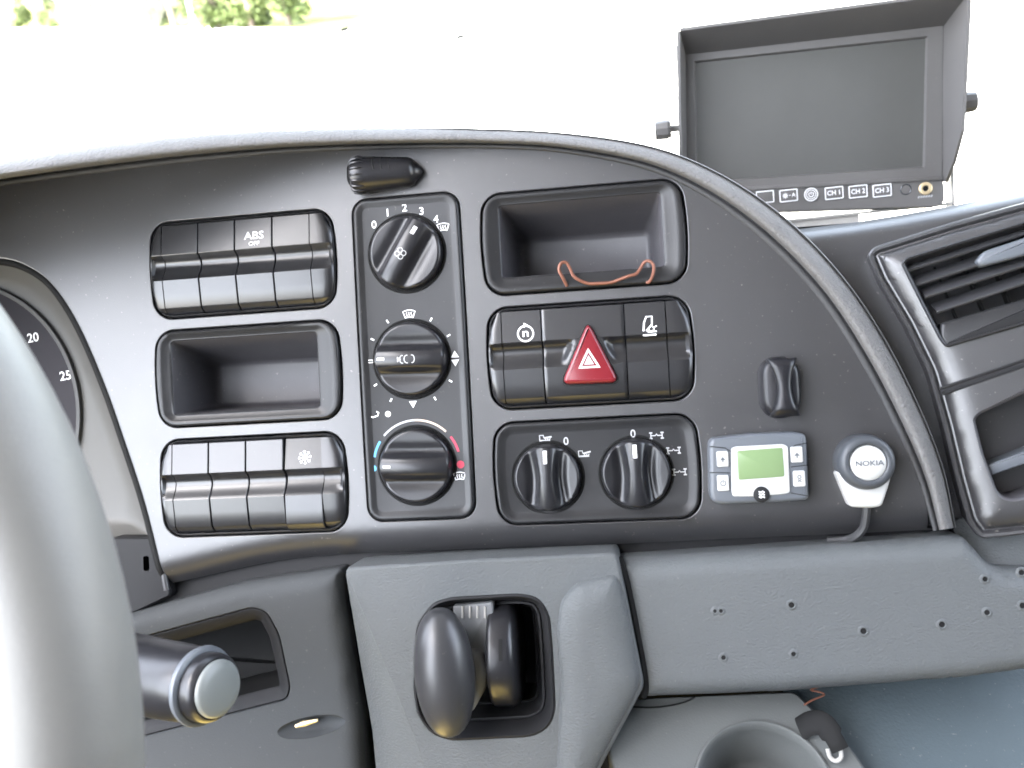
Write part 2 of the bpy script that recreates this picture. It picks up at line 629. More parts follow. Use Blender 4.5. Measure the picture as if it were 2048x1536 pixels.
# ---------------------------------------------------------------- outside
g = MB()
g.box((-400, -200, -0.5), (400, 700, 0))
structure('ground', g, M_CONC)
tl = [ground_at(x, y) for x, y in ((-300, 60), (150, 56), (420, 55), (640, 58), (700, 58))]
gr = MB()
gp = [(p.x, p.y) for p in tl] + [(tl[-1].x + 2, 690), (-400, 690)]
gr.v = [(x, y, 0.02) for x, y in gp]
gr.f = [tuple(range(len(gp)))]
structure('grass_verge', gr, M_GRASS)


def leaf_crown(n, rx, ry, z0, z1, ls, seed):
    rnd = random.Random(seed)
    b = MB()
    cl = [(rnd.uniform(-rx, rx), rnd.uniform(-ry, ry), rnd.uniform(z0, z1), rnd.uniform(.35, .8)) for _ in range(16)]
    for i in range(n):
        cx, cy, cz, cr = rnd.choice(cl)
        d = Vector((rnd.gauss(0, 1), rnd.gauss(0, 1), rnd.gauss(0, 1))).normalized() * cr * rnd.random() ** .4
        p = Vector((cx, cy, cz)) + d
        a = Vector((rnd.gauss(0, 1), rnd.gauss(0, 1), rnd.gauss(0, .6))).normalized()
        c = a.cross(Vector((rnd.gauss(0, 1), rnd.gauss(0, 1), rnd.gauss(0, 1)))).normalized()
        L = ls * rnd.uniform(.6, 1.3)
        b.add([p - a * L, p + c * L * .45, p + a * L, p - c * L * .45], [(0, 1, 2, 3)])
    return b


trees = [
    (55, 50, 0.7, 'yellow green', 'thin low tree at the far left of the row beyond the yard'),
    (112, 52, 1.25, 'green', 'bushy tree just left of the first white post beyond the yard'),
    (178, 50, 1.0, 'green', 'bushy tree between the two white posts, nearer the first'),
    (300, 44, 0.8, 'green', 'slim tree with a bare lower trunk between the two white posts'),
    (350, 52, 1.3, 'dark', 'broad dark green tree just left of the second white post'),
    (440, 54, 1.2, 'dark', 'tree with a brown trunk just right of the second white post'),
    (505, 52, 1.0, 'yellow', 'pale yellowish tree second from the right end of the row'),
    (580, 50, 0.9, 'yellow', 'pale tree at the right end of the row beyond the yard'),
]
for i, (x, y, s, kind, lab) in enumerate(trees):
    p = ground_at(x, y + 3)
    e = link('tree', None)
    e.location = (p.x, p.y, 0)
    e['label'], e['category'], e['group'] = lab, 'tree', 'trees beyond the yard'
    rnd = random.Random(i + 3)
    tb = MB()
    H = 4.6
    tb.tube([(0, 0, 0), (rnd.uniform(-.1, .1), 0, 1.2), (rnd.uniform(-.2, .2), .1, 2.6), (rnd.uniform(-.4, .4), 0, H)], [.16 * s, .13 * s, .1 * s, .04], 8)
    for k in range(4):
        z = 1.0 + .6 * k
        a = rnd.uniform(0, 6.28)
        tb.tube([(0, 0, z), (math.cos(a) * .6, math.sin(a) * .6, z + .6), (math.cos(a) * 1.2, math.sin(a) * 1.2, z + 1.1)], [.06, .04, .015], 6)
    t = link('trunk', tb.mesh('trunk', scale=1.0), M_BARK)
    t.parent = e
    lo = 1.1 if i == 3 else 0.25
    c = link('crown', leaf_crown(3000, 1.35 * s, 1.0, lo, H + .3, .17, 20 + i).mesh('crown', scale=1.0), M_LEAF)
    c.parent = e
for x, y, lab in ((207, 52, 'slim white post between the bushy trees, left of the two'), (389, 50, 'slim white post beside the broad dark tree, right of the two')):
    p = ground_at(x, y + 2)
    b = MB()
    b.lathe((0, 0, 0), [(.30, 0), (.30, .06), (.13, .1), (.12, 6), (0.05, 6.05)], 14)
    o = link('post', b.mesh('post', scale=1.0), M_POST)
    o.location = (p.x, p.y, 0)
    o['label'], o['category'], o['group'] = lab, 'post', 'white posts at the edge of the yard'


for pts, lab in (([(818, 82), (850, 80), (905, 77), (922, 74)], 'thin wiper tip faintly visible in the white glare, above the lever knob'), ([(645, 68), (668, 64), (690, 60)], 'small dark wiper end in the white glare near the trees')):
    P_ = [dist_at(x, y, 1.12) for x, y in pts]
    e = link('wiper', None)
    e.location = P_[0]
    e['label'], e['category'], e['group'] = lab, 'wiper', 'wipers beyond the windscreen'
    b = MB().tube([p - P_[0] for p in P_], .0025, 8)
    o = link('blade', b.mesh('blade', scale=1.0), M_STEEL)
    o.parent = e
    b = MB().tube([P_[-1] - P_[0] + Vector((-.006, 0, 0)), P_[-1] - P_[0] + Vector((.006, 0, .002))], .0035, 10)
    o = link('joint', b.mesh('joint', scale=1.0), M_TYRE)
    o.parent = e

# ---------------------------------------------------------------- dashboard: face, padded hood, lower lip, light-blocking slab
inner_px = [(-790, 1100, 2), (-760, 900, 2), (-690, 720, 2), (-560, 565, 2), (-330, 450, 2), (-90, 388, 2), (0, 372, 2), (200, 345, 2), (400, 322, 2), (600, 305, 2), (800, 298, 2), (950, 297, 2), (1100, 303, 2), (1250, 328, 2), (1350, 362, 2), (1450, 420, 2), (1550, 502, 2), (1640, 600, 2),
            (1720, 722, 2), (1790, 855, 2), (1838, 965, 2), (1866, 1062, 2)]
outer_px = [(-860, 1090), (-830, 880), (-752, 680), (-600, 512), (-350, 394), (-90, 335), (0, 322), (200, 292), (400, 270), (600, 259), (800, 256), (950, 257), (1110, 264), (1270, 285), (1385, 320), (1500, 382), (1605, 465), (1700, 570),
            (1778, 690), (1845, 825), (1888, 940), (1912, 1055)]
pad_h = [100, 104, 108, 112, 114, 112, 100, 78, 56, 37, 23, 16, 15, 14, 14, 14, 14, 14, 14, 14, 14, 14]
I3 = [P0.at(x, y, 0) for x, y, w in inner_px]
rim_rows = []
for (ix, iy, iw), (ox, oy), ph in zip(inner_px, outer_px, pad_h):
    # ledge and seam at the panel, then the padded roll, then the top running forward to the windscreen
    row = []
    A = Vector(P0.at(ix, iy, 0))
    for a, h in ((0.00, -3.0), (0.0, 0.6), (0.05, 1.4), (0.16, 1.8), (0.22, 1.4), (0.24, 0.2), (0.27, 0.2)):
        q = P0.at(ix + (ox - ix) * a, iy + (oy - iy) * a, h)
        row.append(Vector(q))
    for a, h in ((0.285, 12.5), (0.30, 8.0), (0.35, 3.2), (0.42, 0.6), (0.50, 0.0), (0.60, 0.7), (0.70, 2.0), (0.80, 4.0), (0.90, 7.0), (0.97, 10.3), (1.0, 13.5)):
        q = P0.at(ix + (ox - ix) * a, iy + (oy - iy) * a, ph - h)
        row.append(Vector(q))
    # the top runs forward to the windscreen, falling slightly below the crown
    for a, h in ((.97, ph * .55), (.92, 0.0), (.84, -55.0), (.70, -118.0)):
        row.append(Vector(P0.at(ix + (ox - ix) * a, iy + (oy - iy) * a, h)))
    rim_rows.append(row)
nrow = len(rim_rows[0])
cols = [spline([r[k] for r in rim_rows], 8) for k in range(nrow)]

dash = Thing('dashboard_panel', 'black plastic instrument panel curving under a padded grey hood', 'dashboard', P0, (0, -95, 0))
seam = MB()
seam.loft(cols[:7], closed=False)
dash.part('seam_trim', seam, M_SEAM, angle=50)
padm = MB()
padm.loft(cols[6:], closed=False)
for e_ in (0, -1):
    ring = [c[e_] for c in cols[6:]]
    padm.add(ring, [tuple(range(len(ring)))])
dash.part('padded_hood', padm, M_PAD, angle=70)

UL, UR, MW, MH = -221.0, -13.0, 118.0, 58.8
VR = (111.7, 44.5, -23.0)


def mod_out(u, v, e=0.0):
    return rr(u - e, v - MH - e, u + MW + e, v + e, 10 + e, 2.6)


CPU0, CPU1, CPV0, CPV1 = -90.8, -25.4, -77.0, 115.5


def cp_out(e=0.0):
    return [(x + (-0.011 * (y - 20)) * 0, y) for x, y in rr(CPU0 - e, CPV0 - e, CPU1 + e, CPV1 + e, 9 + e, 0.4)]


holes = [mod_out(UL, v, 1.5) for v in VR] + [mod_out(UR, v, 1.5) for v in VR] + [cp_out(1.2)]
clus_px = [(-700, 1100), (-690, 980), (-610, 780), (-400, 620), (-90, 520), (0, 514), (60, 532), (110, 572), (160, 650), (210, 765), (250, 878), (290, 1000), (318, 1110), (332, 1172)]
bot_px = [(1876, 1060), (1740, 1067), (1600, 1073), (1400, 1082), (1230, 1090), (1060, 1096), (900, 1101), (690, 1110), (560, 1122), (450, 1144)]
top = [(p[0], p[1]) for p in spline(I3, 6)]
bot = [P0.at(x, y, -8)[:2] for x, y in bot_px]
clus = spline([P0.at(x, y, 0)[:2] for x, y in clus_px], 6)
outline = ccw(top + spline(bot, 4) + list(reversed(clus)))
botline = spline([P0.at(x, y, -8)[:2] for x, y in bot_px + [(340, 1172), (200, 1205)]], 6)


def bend(x, y):
    # distance above the bottom edge of the face, where it rolls under
    yb = None
    for a, b in zip(botline, botline[1:]):
        if min(a[0], b[0]) <= x <= max(a[0], b[0]) and abs(a[0] - b[0]) > 1e-6:
            yb = a[1] + (b[1] - a[1]) * (x - a[0]) / (b[0] - a[0])
            break
    if yb is None:
        return 0.0
    d = y - yb
    L = 17.0
    return -11 * max(0.0, 1 - d / L) ** 2


face = MB().fill(outline, holes, bend, 5.0)
for h in holes:
    face.lift([(h, 0), (off(h, .35), -.15), (off(h, .7), -.8), (off(h, .8), -7)], cap1=False)
# roll of the edge round the instrument cluster
cl3 = [(x, y, bend(x, y)) for x, y in clus]
nrm = []
for i in range(len(clus)):
    d = Vector(clus[min(i + 1, len(clus) - 1)]) - Vector(clus[max(i - 1, 0)])
    n_ = Vector((d.y, -d.x)).normalized()
    nrm.append(n_ if n_.x < 0 or n_.y < 0 else -n_)
face.loft([[(p[0] + n.x * a, p[1] + n.y * a, p[2] + h) for p, n in zip(cl3, nrm)] for a, h in ((0, 0), (0.8, -.3), (1.4, -1.2), (1.6, -14))], closed=False)
dash.part('panel_face', face, M_PANEL, angle=30)
seal = MB().tube([(p[0] + n.x * 2.6, p[1] + n.y * 2.6, p[2] - 2.0) for p, n in zip(cl3, nrm)], 2.5, 10)
dash.part('edge_seal', seal, M_DARK)
# dark slab added behind the openings to block light leaks
light_slab = MB()
cpoly = [c[-1][:2] for c in zip(*[cols[-1]])] if False else [(p[0] * .985, p[1] - 6) for p in cols[-2]]
cpoly = ccw([tuple(q) for q in cpoly] + [(260, -330), (-420, -330)])
light_slab.slab(cpoly, -128, -64, 2)
dash.part('light_block', light_slab, M_DARK)
# raised ridge where cluster trim meets the face at the lower left, and dark strip under the face
rid = MB()
rid.tube([P0.at(x, y, -4) for x, y in spline([(268, 935), (290, 1005), (312, 1080), (324, 1130), (334, 1180)], 5)], 2.0, 10)
dash.part('edge_ridge', rid, M_PANEL)
low = MB()
lp = [(1905, 1050), (1600, 1062), (1230, 1078), (900, 1090), (690, 1100), (480, 1128), (345, 1162), (240, 1200), (240, 1290), (700, 1190), (1240, 1160), (1905, 1110)]
low.slab(P0.xy(lp, -16), -50, -16, 1.5)
dash.part('lower_lip', low, M_LIP)

# ---------------------------------------------------------------- instrument cluster
icx, icy, _ = P0.at(150, 800, -22)
clu = Thing('instrument_cluster', 'instrument cluster with a dark dial seen between steering wheel and panel', 'gauge cluster', P0, (icx, icy, -22))
bz = MB()
bp = [P0.at(x, y, -12)[:2] for x, y in [(-660, 1085), (-640, 800), (-390, 600), (-90, 505), (0, 497), (70, 515), (125, 560), (175, 640), (225, 755), (265, 870), (305, 1000), (330, 1085)]]
bp2 = [P0.at(x, y, -30)[:2] for x, y in [(-620, 1040), (-600, 820), (-370, 660), (-90, 580), (0, 572), (52, 585), (95, 622), (140, 690), (180, 790), (215, 890), (245, 985), (250, 1040)]]
bpa, bpb = round_poly(ccw(bp), 6), round_poly(ccw(bp2), 6)
bz.loft([[(x, y, -12) for x, y in bpa], [(x, y, -13.5) for x, y in off(bpa, 1.0)], [(x * .75 + a * .25, y * .75 + b * .25, -17) for (x, y), (a, b) in zip(bpa, bpb)], [(x * .3 + a * .7, y * .3 + b * .7, -27) for (x, y), (a, b) in zip(bpa, bpb)], [(x, y, -30) for x, y in bpb]], cap1=True)
clu.part('bezel', bz, M_BEZEL, angle=60)
gc = P0.at(-87, 832, -29)
gr_ = P0.at(163, 830, -29)[0] - gc[0]
gz = MB().lathe(gc, [(gr_ - 2.6, 0.2), (gr_ - 2.6, 1.6), (gr_ - 1.8, 2.0), (gr_, 1.8), (gr_ + .6, -.6)], 96)
clu.part('dial_ring', gz, M_BEZELRING)
gf = MB().lathe(gc, [(gr_ - 2.4, .3)], 96, cap1=True)
gf.f = [tuple(range(96))]
gfo = clu.part('dial_face', gf, M_GAUGE)
mk = Marks(clu, gfo, M_PRINT)
q = P0.at(131, 752, -28.2)
mk('numeral', lambda m: m.text('25', 8.5, q[0], q[1], -28.2, R(6)))
q = P0.at(66, 676, -28.2)
mk('numeral', lambda m: m.text('20', 8.5, q[0], q[1], -28.2, R(6)))
lw = MB()
lpx = [(225, 1078), (318, 1078), (332, 1150), (338, 1190), (240, 1235)]
sl = ccw(P0.xy([(286, 1112), (298, 1112), (299, 1142), (287, 1142)], -9))
sl = round_poly(sl, 1.6)
lwo = round_poly(ccw(P0.xy(lpx, -9)), 2)
lw.fill(lwo, [sl], -9)
lw.lift([(sl, -9), (sl, -16)], cap1=True)
lw.lift([(lwo, -9), (off(lwo, -1.2), -10.5), (off(lwo, -1.2), -30)], cap1=False)
clu.part('lower_trim', lw, M_LIP)


# ---------------------------------------------------------------- rocker banks
def prof(press=0.0):
    pts = [(27.4, -4), (27.4, 1.2), (26.9, 2.0), (17, 3.1), (9.0, 4.1), (8.5, 3.9)]
    for i in range(1, 12):
        t = i / 12
        pts.append((8.4 - 14.6 * t, 4.0 - 4.7 * math.sin(math.pi * t ** 0.72)))
    pts += [(-6.3, 4.0), (-6.9, 4.25), (-15, 3.3), (-23.4, 2.3), (-24.4, 1.7), (-27.6, -1.8), (-27.6, -5)]
    return [(v, h - press * v * 0.09 - abs(press) * 0.3) for v, h in pts]


def flatprof():
    out = []
    for v, h in prof():
        if -6.3 < v < 8.5:
            h = 4.15
        out.append((v, h))
    return out


def rocker(mb, u0, u1, vc, press=0.0):
    p = prof(press)
    rows = []
    for du, dh, low_ in ((0, 0, True), (0, -.5, False), (.35, 0, False)):
        rows.append([(u0 + .3 + du, vc + v, -5 if low_ else h + dh) for v, h in p])
    for du, dh, low_ in ((.35, 0, False), (0, -.5, False), (0, 0, True)):
        rows.append([(u1 - .3 - du, vc + v, -5 if low_ else h + dh) for v, h in p])
    mb.loft(rows, closed=False)
    return mb


def side_edge(u, v0, vc, v, left):
    # the module outline's u at height v
    b = MH / 2
    o = mod_out(u, v0, -0.5)
    xs = []
    for i in range(len(o)):
        a, c = o[i], o[(i + 1) % len(o)]
        if (a[1] - v) * (c[1] - v) <= 0 and abs(a[1] - c[1]) > 1e-9:
            xs.append(a[0] + (c[0] - a[0]) * (v - a[1]) / (c[1] - a[1]))
    return (min(xs) if left else max(xs)) if xs else u


def endcap(mb, u, v0, ua, left):
    vc = v0 - MH / 2
    P, F = prof(), flatprof()
    rows = []
    for fr, dh in ((0, -4.5), (0.0, -2.2), (.10, -.9), (.25, -.25), (.45, 0), (.7, 0), (1, 0)):
        row = []
        for (v, h), (v2, hf) in zip(P, F):
            e = side_edge(u, v0, vc, vc + max(-28.8, min(28.8, v)), left)
            uu = e + (ua - e) * fr
            g_ = smooth(0.0, 0.3, fr)
            row.append((uu, vc + v, (h * g_ + hf * (1 - g_)) + dh))
        rows.append(row)
    if not left:
        rows.reverse()
    mb.loft(rows, closed=False)
    return mb


def frame_ring(u, v0):
    o = mod_out(u, v0)
    b = MB()
    b.lift([(o, -7), (o, -1.0), (off(o, .35), -.2), (off(o, .8), .1), (off(o, 1.3), -.3), (off(o, 1.5), -5), (off(o, 4), -5.5)], cap1=True)
    return b


CAPL, PIT = 8.6, 23.85


def rocker_bank(name, label, u, v0, press):
    vc = v0 - MH / 2
    t = Thing(name, label, 'switch bank', P0, (u + MW / 2, vc, 0), 'rocker switch banks in the panel')
    t.part('frame', frame_ring(u, v0), M_INS)
    t.part('end_cap', endcap(MB(), u, v0, u + CAPL, True), M_SWITCH, angle=28)
    t.part('end_cap', endcap(MB(), u, v0, u + CAPL + 4 * PIT, False), M_SWITCH, angle=28)
    sw = []
    for i in range(4):
        m = rocker(MB(), u + CAPL + i * PIT, u + CAPL + (i + 1) * PIT, vc, press[i])
        sw.append(t.part('rocker_switch', m, M_SWITCH, angle=28))
    return t, sw, vc


hf_up = lambda vc, press=0.0: (lambda x, y: (4.1 - (y - vc - 9) * 2.1 / 17.9 - press * (y - vc) * .09 - abs(press) * .3) + 0.18)

t, sw, vc = rocker_bank('switch_bank', 'bank of four black rocker switches, the third lettered ABS OFF', UL, VR[0], (0, 0, 0, 0))
q = P0.at(507, 471, 4)
m = MB().text('ABS', 6.6, q[0], q[1], hf_up(vc), 0, 1.12)
m.text('OFF', 3.6, q[0], q[1] - 4.9, hf_up(vc), 0, 1.1)
t.part('lettering', m, M_PRINT, sw[2])

t, sw, vc = rocker_bank('switch_bank', 'bank of four black rocker switches, the last with a snowflake', UL, VR[2], (0, 0, 0, 1.15))
q = P0.at(608, 915, 3)
m = MB()
hh = hf_up(vc, 1.15)
for k in range(4):
    a = math.pi / 4 * k + .1
    c_, s_ = math.cos(a), math.sin(a)
    m.stroke([(q[0] - 4.2 * c_, q[1] - 4.2 * s_), (q[0] + 4.2 * c_, q[1] + 4.2 * s_)], .6, hh)
    for sg in (-1, 1):
        bx, by = q[0] + sg * 2.7 * c_, q[1] + sg * 2.7 * s_
        for d in (-.7, .7):
            m.stroke([(bx, by), (bx + sg * 1.4 * math.cos(a + d), by + sg * 1.3 * math.sin(a + d))], .38, hh)
t.part('snowflake_mark', m, M_PRINT, sw[3])

# hazard bank
u, v0 = UR, VR[1]
vc = v0 - MH / 2
t = Thing('switch_bank', 'switch bank with a red triangular hazard button in the middle', 'switch bank', P0, (u + MW / 2, vc, 0), 'rocker switch banks in the panel')
t.part('frame', frame_ring(u, v0), M_INS)
t.part('end_cap', endcap(MB(), u, v0, u + CAPL, True), M_SWITCH, angle=28)
t.part('end_cap', endcap(MB(), u, v0, u + CAPL + 4 * PIT, False), M_SWITCH, angle=28)
s1 = t.part('rocker_switch', rocker(MB(), u + CAPL, u + CAPL + PIT, vc), M_SWITCH, angle=28)
s2 = t.part('rocker_switch', rocker(MB(), u + CAPL + 3 * PIT, u + CAPL + 4 * PIT, vc), M_SWITCH, angle=28)
tri = [P0.at(1176, 640, 6)[:2], P0.at(1120, 770, 6)[:2], P0.at(1241, 766, 6)[:2]]
tcx, tcy = sum(p[0] for p in tri) / 3, sum(p[1] for p in tri) / 3
u0, u1 = u + CAPL + PIT + .3, u + CAPL + 3 * PIT - .3
P, F = prof(), flatprof()
rows = []
N = 46
for i in range(-1, N + 2):
    uu = min(u1, max(u0, u0 + (u1 - u0) * i / N))
    row = []
    for (v, h), (v2, hf) in zip(P, F):
        # the finger groove runs out towards the triangle
        dx = abs(uu - tcx)
        halfw = 9.5 + (vc + v < tcy) * 0 - (v - 0) * 0.42
        g_ = smooth(halfw + 1.0, halfw + 6.0, dx)
        z = h * g_ + hf * (1 - g_)
        if i in (-1, N + 1):
            z = -5
        elif i in (0, N):
            z -= .4
        row.append((uu, vc + v, z))
    rows.append(row)
t.part('centre_cover', MB().loft(rows, closed=False), M_SWITCH, angle=28)
tro = round_poly(ccw(tri), 6.5, 7)
hz = MB()
hz.lift([(off(tro, -.9), 3.0), (off(tro, -.6), 4.3), (off(tro, -.2), 4.3), (tro, 4.0)], cap1=False)
t.part('button_surround', hz, M_INS)
hz = MB()
hz.lift([(off(tro, .3), 2), (off(tro, .3), 5.6), (off(tro, .5), 6.8), (off(tro, 1.0), 7.7), (off(tro, 1.7), 8.2), (off(tro, 2.6), 8.4)], cap1=True)
hb = t.part('hazard_button', hz, M_HAZ, angle=60)
w1 = ccw([P0.at(x, y, 8.7)[:2] for x, y in ((1176, 696), (1157, 737), (1201, 735))])
m = MB()
o1, o2 = w1, off(w1, 1.1)
m.loft([[(x, y, 8.7) for x, y in o1], [(x, y, 8.75) for x, y in o2]])
t.part('triangle_mark', m, M_PRINT, hb)
m = MB().patch(off(w1, 2.0), 8.62)
t.part('triangle_lens', m, M_PRINTDIM, hb)
hh = hf_up(vc)
q = P0.at(1051, 667, 4)
m = MB().stroke([(q[0] + 4.5 * math.cos(a), q[1] + 4.5 * math.sin(a)) for a in [R(100 + 345 * i / 30) for i in range(31)]], .95, hh)
m.text('n', 7.0, q[0], q[1] + .3, hh, 0, 1.25)
m.patch([(q[0] - .9, q[1] + 3.4), (q[0] - .9, q[1] + 6.4), (q[0] + 1.6, q[1] + 4.9)], hh)
t.part('symbol', m, M_PRINT, s1)
q = P0.at(1299, 651, 4)
m = MB().stroke([(q[0] - 3.6, q[1] - 3.0), (q[0] - 3.0, q[1] + 1.8), (q[0] - 1.6, q[1] + 5.2), (q[0] + 1.6, q[1] + 5.2), (q[0] + 1.4, q[1] + .6), (q[0] - 2.0, q[1] - 3.0)], .95, hh)
m.stroke([(q[0] - 4.0, q[1] - 5.4), (q[0] + 3.6, q[1] - 5.4)], .95, hh)
m.stroke([(q[0] - 1.2, q[1] - 3.7), (q[0] + 3.9, q[1] - 3.5)], .7, hh)
m.stroke([(q[0] + .9 + 1.5 * math.cos(a), q[1] - 1.9 + 1.5 * math.sin(a)) for a in [2 * math.pi * i / 14 for i in range(14)]], .7, hh, True)
m.stroke([(q[0] + 2.2, q[1] - 1.2), (q[0] + 4.1, q[1] - .4)], .7, hh)
t.part('symbol', m, M_PRINT, s2)


# ---------------------------------------------------------------- storage trays
def tray(label, u, v0, l, tp, rgt, bt):
    vc = v0 - MH / 2
    t = Thing('storage_tray', label, 'storage tray', P0, (u + MW / 2, vc, 0), 'open storage trays in the panel')
    o = mod_out(u, v0)
    inn = rr(u + l, v0 - MH + bt, u + MW - rgt, v0 - tp, 2.5, 0)
    k = lambda f: [(a * (1 - f) + c * f, b * (1 - f) + d * f) for (a, b), (c, d) in zip(off(o, 1.4), inn)]
    f = MB()
    f.lift([(o, -7), (o, -.4), (off(o, .3), .8), (off(o, .8), 1.6), (off(o, 1.4), 1.9), (k(.35), 1.2), (k(.80), -.9), (k(.92), -.9), (inn, -1.6)], cap1=False)
    t.part('rim', f, M_INS, angle=50)
    back = rr(u + l + 5, v0 - MH + bt + 3, u + MW - rgt - 5, v0 - tp - 12, 5, 0)
    b2 = rr(u + l + 2, v0 - MH + bt + 1.5, u + MW - rgt - 2, v0 - tp - 6, 4, 0)
    f = MB()
    f.lift([(inn, -1.6), (off(inn, .4), -2.4), (b2, -26), (back, -47), (off(back, 1.2), -49.5), (off(back, 3.5), -51)], cap1=True)
    t.part('pocket', f, M_POCKET, angle=50)
    return t


tray('open black storage tray between the two left switch banks', UL, VR[1], 9.5, 6.0, 14.5, 7.0)
tray('open black storage tray with a bent copper wire on its lip', UR, VR[0], 10.5, 6.5, 13.0, 9.5)
wpx = [(1134, 572, 2), (1126, 556, 4.5), (1118, 540, 5.5), (1122, 527, 5), (1132, 525, 4.5), (1140, 537, 4), (1147, 552, 4.5), (1160, 561, 4.5), (1176, 567, 4), (1196, 567, 4), (1222, 565, 4), (1244, 557, 4.5), (1258, 552, 5), (1272, 548, 4.5),
       (1280, 538, 4), (1288, 525, 4.5), (1298, 522, 5), (1307, 531, 5), (1306, 548, 4.5), (1300, 562, 3), (1293, 566, 2)]
wp = [P0.at(x, y, h) for x, y, h in wpx]
t = Thing('copper_wire', 'bent piece of bare copper wire hooked over the right storage tray', 'wire', P0, wp[9])
m = MB().tube(spline(wp, 5), 0.95, 8)
o = t.part('wire', m, M_CU)


# ---------------------------------------------------------------- dials
def dial_h(style, Rr):
    def h(x, y):
        r = math.hypot(x, y)
        if style == 'bar':
            base = 5.2 + 0.8 * (r / Rr) ** 2 - 1.3 * math.exp(-((abs(x) - 9.5) / 3.5) ** 2)
            top_ = 11.6 - 2.6 * (y / Rr) ** 2 - .045 * x * x
            k = 1 - smooth(4.2, 9.0, abs(x))
        else:
            wv = 4.0 + 2.6 * (abs(y) / Rr) ** 1.6
            base = 5.0 + 1.4 * (r / Rr) ** 2 - 1.8 * math.exp(-((abs(x) - wv - 4.4) / 2.6) ** 2)
            top_ = 12.0 - 2.6 * (y / Rr) ** 2 - .06 * x * x
            k = 1 - smooth(wv - 1.0, wv + 2.8, abs(x))
        z = base * (1 - k) + top_ * k
        edge = smooth(Rr - 1.4, Rr, r)
        return z * (1 - edge) + min(z, 6.0) * edge - 1.4 * edge
    return h


def dial(t, cu, cv, Rr, ang, style, h0=1.0, mark=None):
    """a round dial with a grip bar turned clockwise by ang degrees"""
    H = dial_h(style, Rr)
    a = R(-ang)
    c_, s_ = math.cos(a), math.sin(a)
    nr, ntt = 30, 96
    b = MB()
    rings = []
    for (r, z) in ((Rr + .2, -.5), (Rr + .1, 1.6), (Rr, 3.4)):
        rings.append([(cu + r * math.cos(2 * math.pi * k / ntt), cv + r * math.sin(2 * math.pi * k / ntt), h0 + z) for k in range(ntt)])
    for i in range(nr):
        r = Rr * (1 - (i / nr)) ** 1.0
        ring = []
        for k in range(ntt):
            x, y = r * math.cos(2 * math.pi * k / ntt), r * math.sin(2 * math.pi * k / ntt)
            ring.append((cu + x * c_ - y * s_, cv + x * s_ + y * c_, h0 + H(x, y)))
        # rings start at the same world angle: shift to match the turned ring
        rings.append(ring)
    base_rot = []
    for ring in rings[:3]:
        base_rot.append([(cu + (x - cu) * c_ - (y - cv) * s_, cv + (x - cu) * s_ + (y - cv) * c_, z) for x, y, z in ring])
    rings[:3] = base_rot
    b.loft(rings, cap1=True)
    d = t.part('dial', b, M_GLOSS, angle=60)

    def tw(x, y):
        return (cu + x * c_ - y * s_, cv + x * s_ + y * c_)

    def hw(x, y):
        X, Y = x - cu, y - cv
        return h0 + H(X * c_ + Y * s_, -X * s_ + Y * c_) + .22
    mk = MB()
    if mark:
        x0, y0, x1, y1 = mark
        n = 6
        mk.loft([[(*tw(x0 + (x1 - x0) * j / 3, y0 + (y1 - y0) * i / n), hw(*tw(x0 + (x1 - x0) * j / 3, y0 + (y1 - y0) * i / n))) for j in range(4)] for i in range(n + 1)], closed=False)
        t.part('pointer_mark', mk, M_PRINT, d)
    return d, tw, hw


def gap_ring(cu, cv, Rr, h):
    return MB().lathe((cu, cv, h), [(Rr - 1.2, .12), (Rr + 1.3, .12), (Rr + 1.9, .45), (Rr + 2.5, .1)], 72)


def defrost(m, cx, cy, s, h, w=.55):
    arc = [(cx + s * (-1 + 2 * i / 8), cy + s * (.42 + .2 * math.sin(math.pi * i / 8))) for i in range(9)]
    botm = [(cx + s * (.62 - 1.24 * i / 6), cy + s * (-.62 + .14 * math.sin(math.pi * i / 6))) for i in range(7)]
    m.stroke(arc + botm, w, h, True)
    for dx in (-.38, 0, .38):
        m.stroke([(cx + s * (dx + .07 * math.sin(k * 1.7)), cy + s * (-.35 + .16 * k)) for k in range(5)], w * .8, h)


cp = Thing('climate_panel', 'tall black heater control panel with three round dials and markings', 'control panel', P0, ((CPU0 + CPU1) / 2, CPV0, 0))
o = cp_out()
b = MB()
b.lift([(o, -7), (o, -.3), (off(o, .35), .9), (off(o, 1.0), 1.6), (off(o, 1.8), 1.8), (off(o, 3.0), 1.5), (off(o, 5.2), .7), (off(o, 5.8), .6)], cap1=True)
plate = cp.part('faceplate', b, M_INS, angle=40)
DR = 21.6
K1, K2, K3 = (-58.6, 81.2), (-59.0, 18.2), (-59.3, -44.9)
HF = .72
for k in (K1, K2, K3):
    cp.part('dial_seat', gap_ring(*k, DR, .5), M_DARK)
d1, tw, hw = dial(cp, *K1, DR, 33, 'bar', .6, (-1.2, 11.2, 1.2, 16.0))
m = MB()
for k in range(4):
    a = math.pi / 2 * k
    m.stroke([(tw(0, -2)[0] + 1.9 * math.cos(a) + 1.5 * math.cos(b_), tw(0, -2)[1] + 1.9 * math.sin(a) + 1.5 * math.sin(b_)) for b_ in [2 * math.pi * i / 10 for i in range(10)]], .45, hw, True)
cp.part('fan_symbol', m, M_PRINTDIM, d1)
d2, tw, hw = dial(cp, *K2, DR, -88, 'bar', .6, (-.8, 14.0, .8, 18.6))
m = MB()
for dx, w_ in ((-3.0, 1.4), (-.2, 1.6), (2.9, 1.4)):
    m.stroke([(K2[0] + dx + w_ * math.cos(a), K2[1] - .4 + 2.3 * math.sin(a)) for a in [R(70 + 220 * i / 9) if dx < 1 else R(-110 + 220 * i / 9) for i in range(10)]], .5, hw)
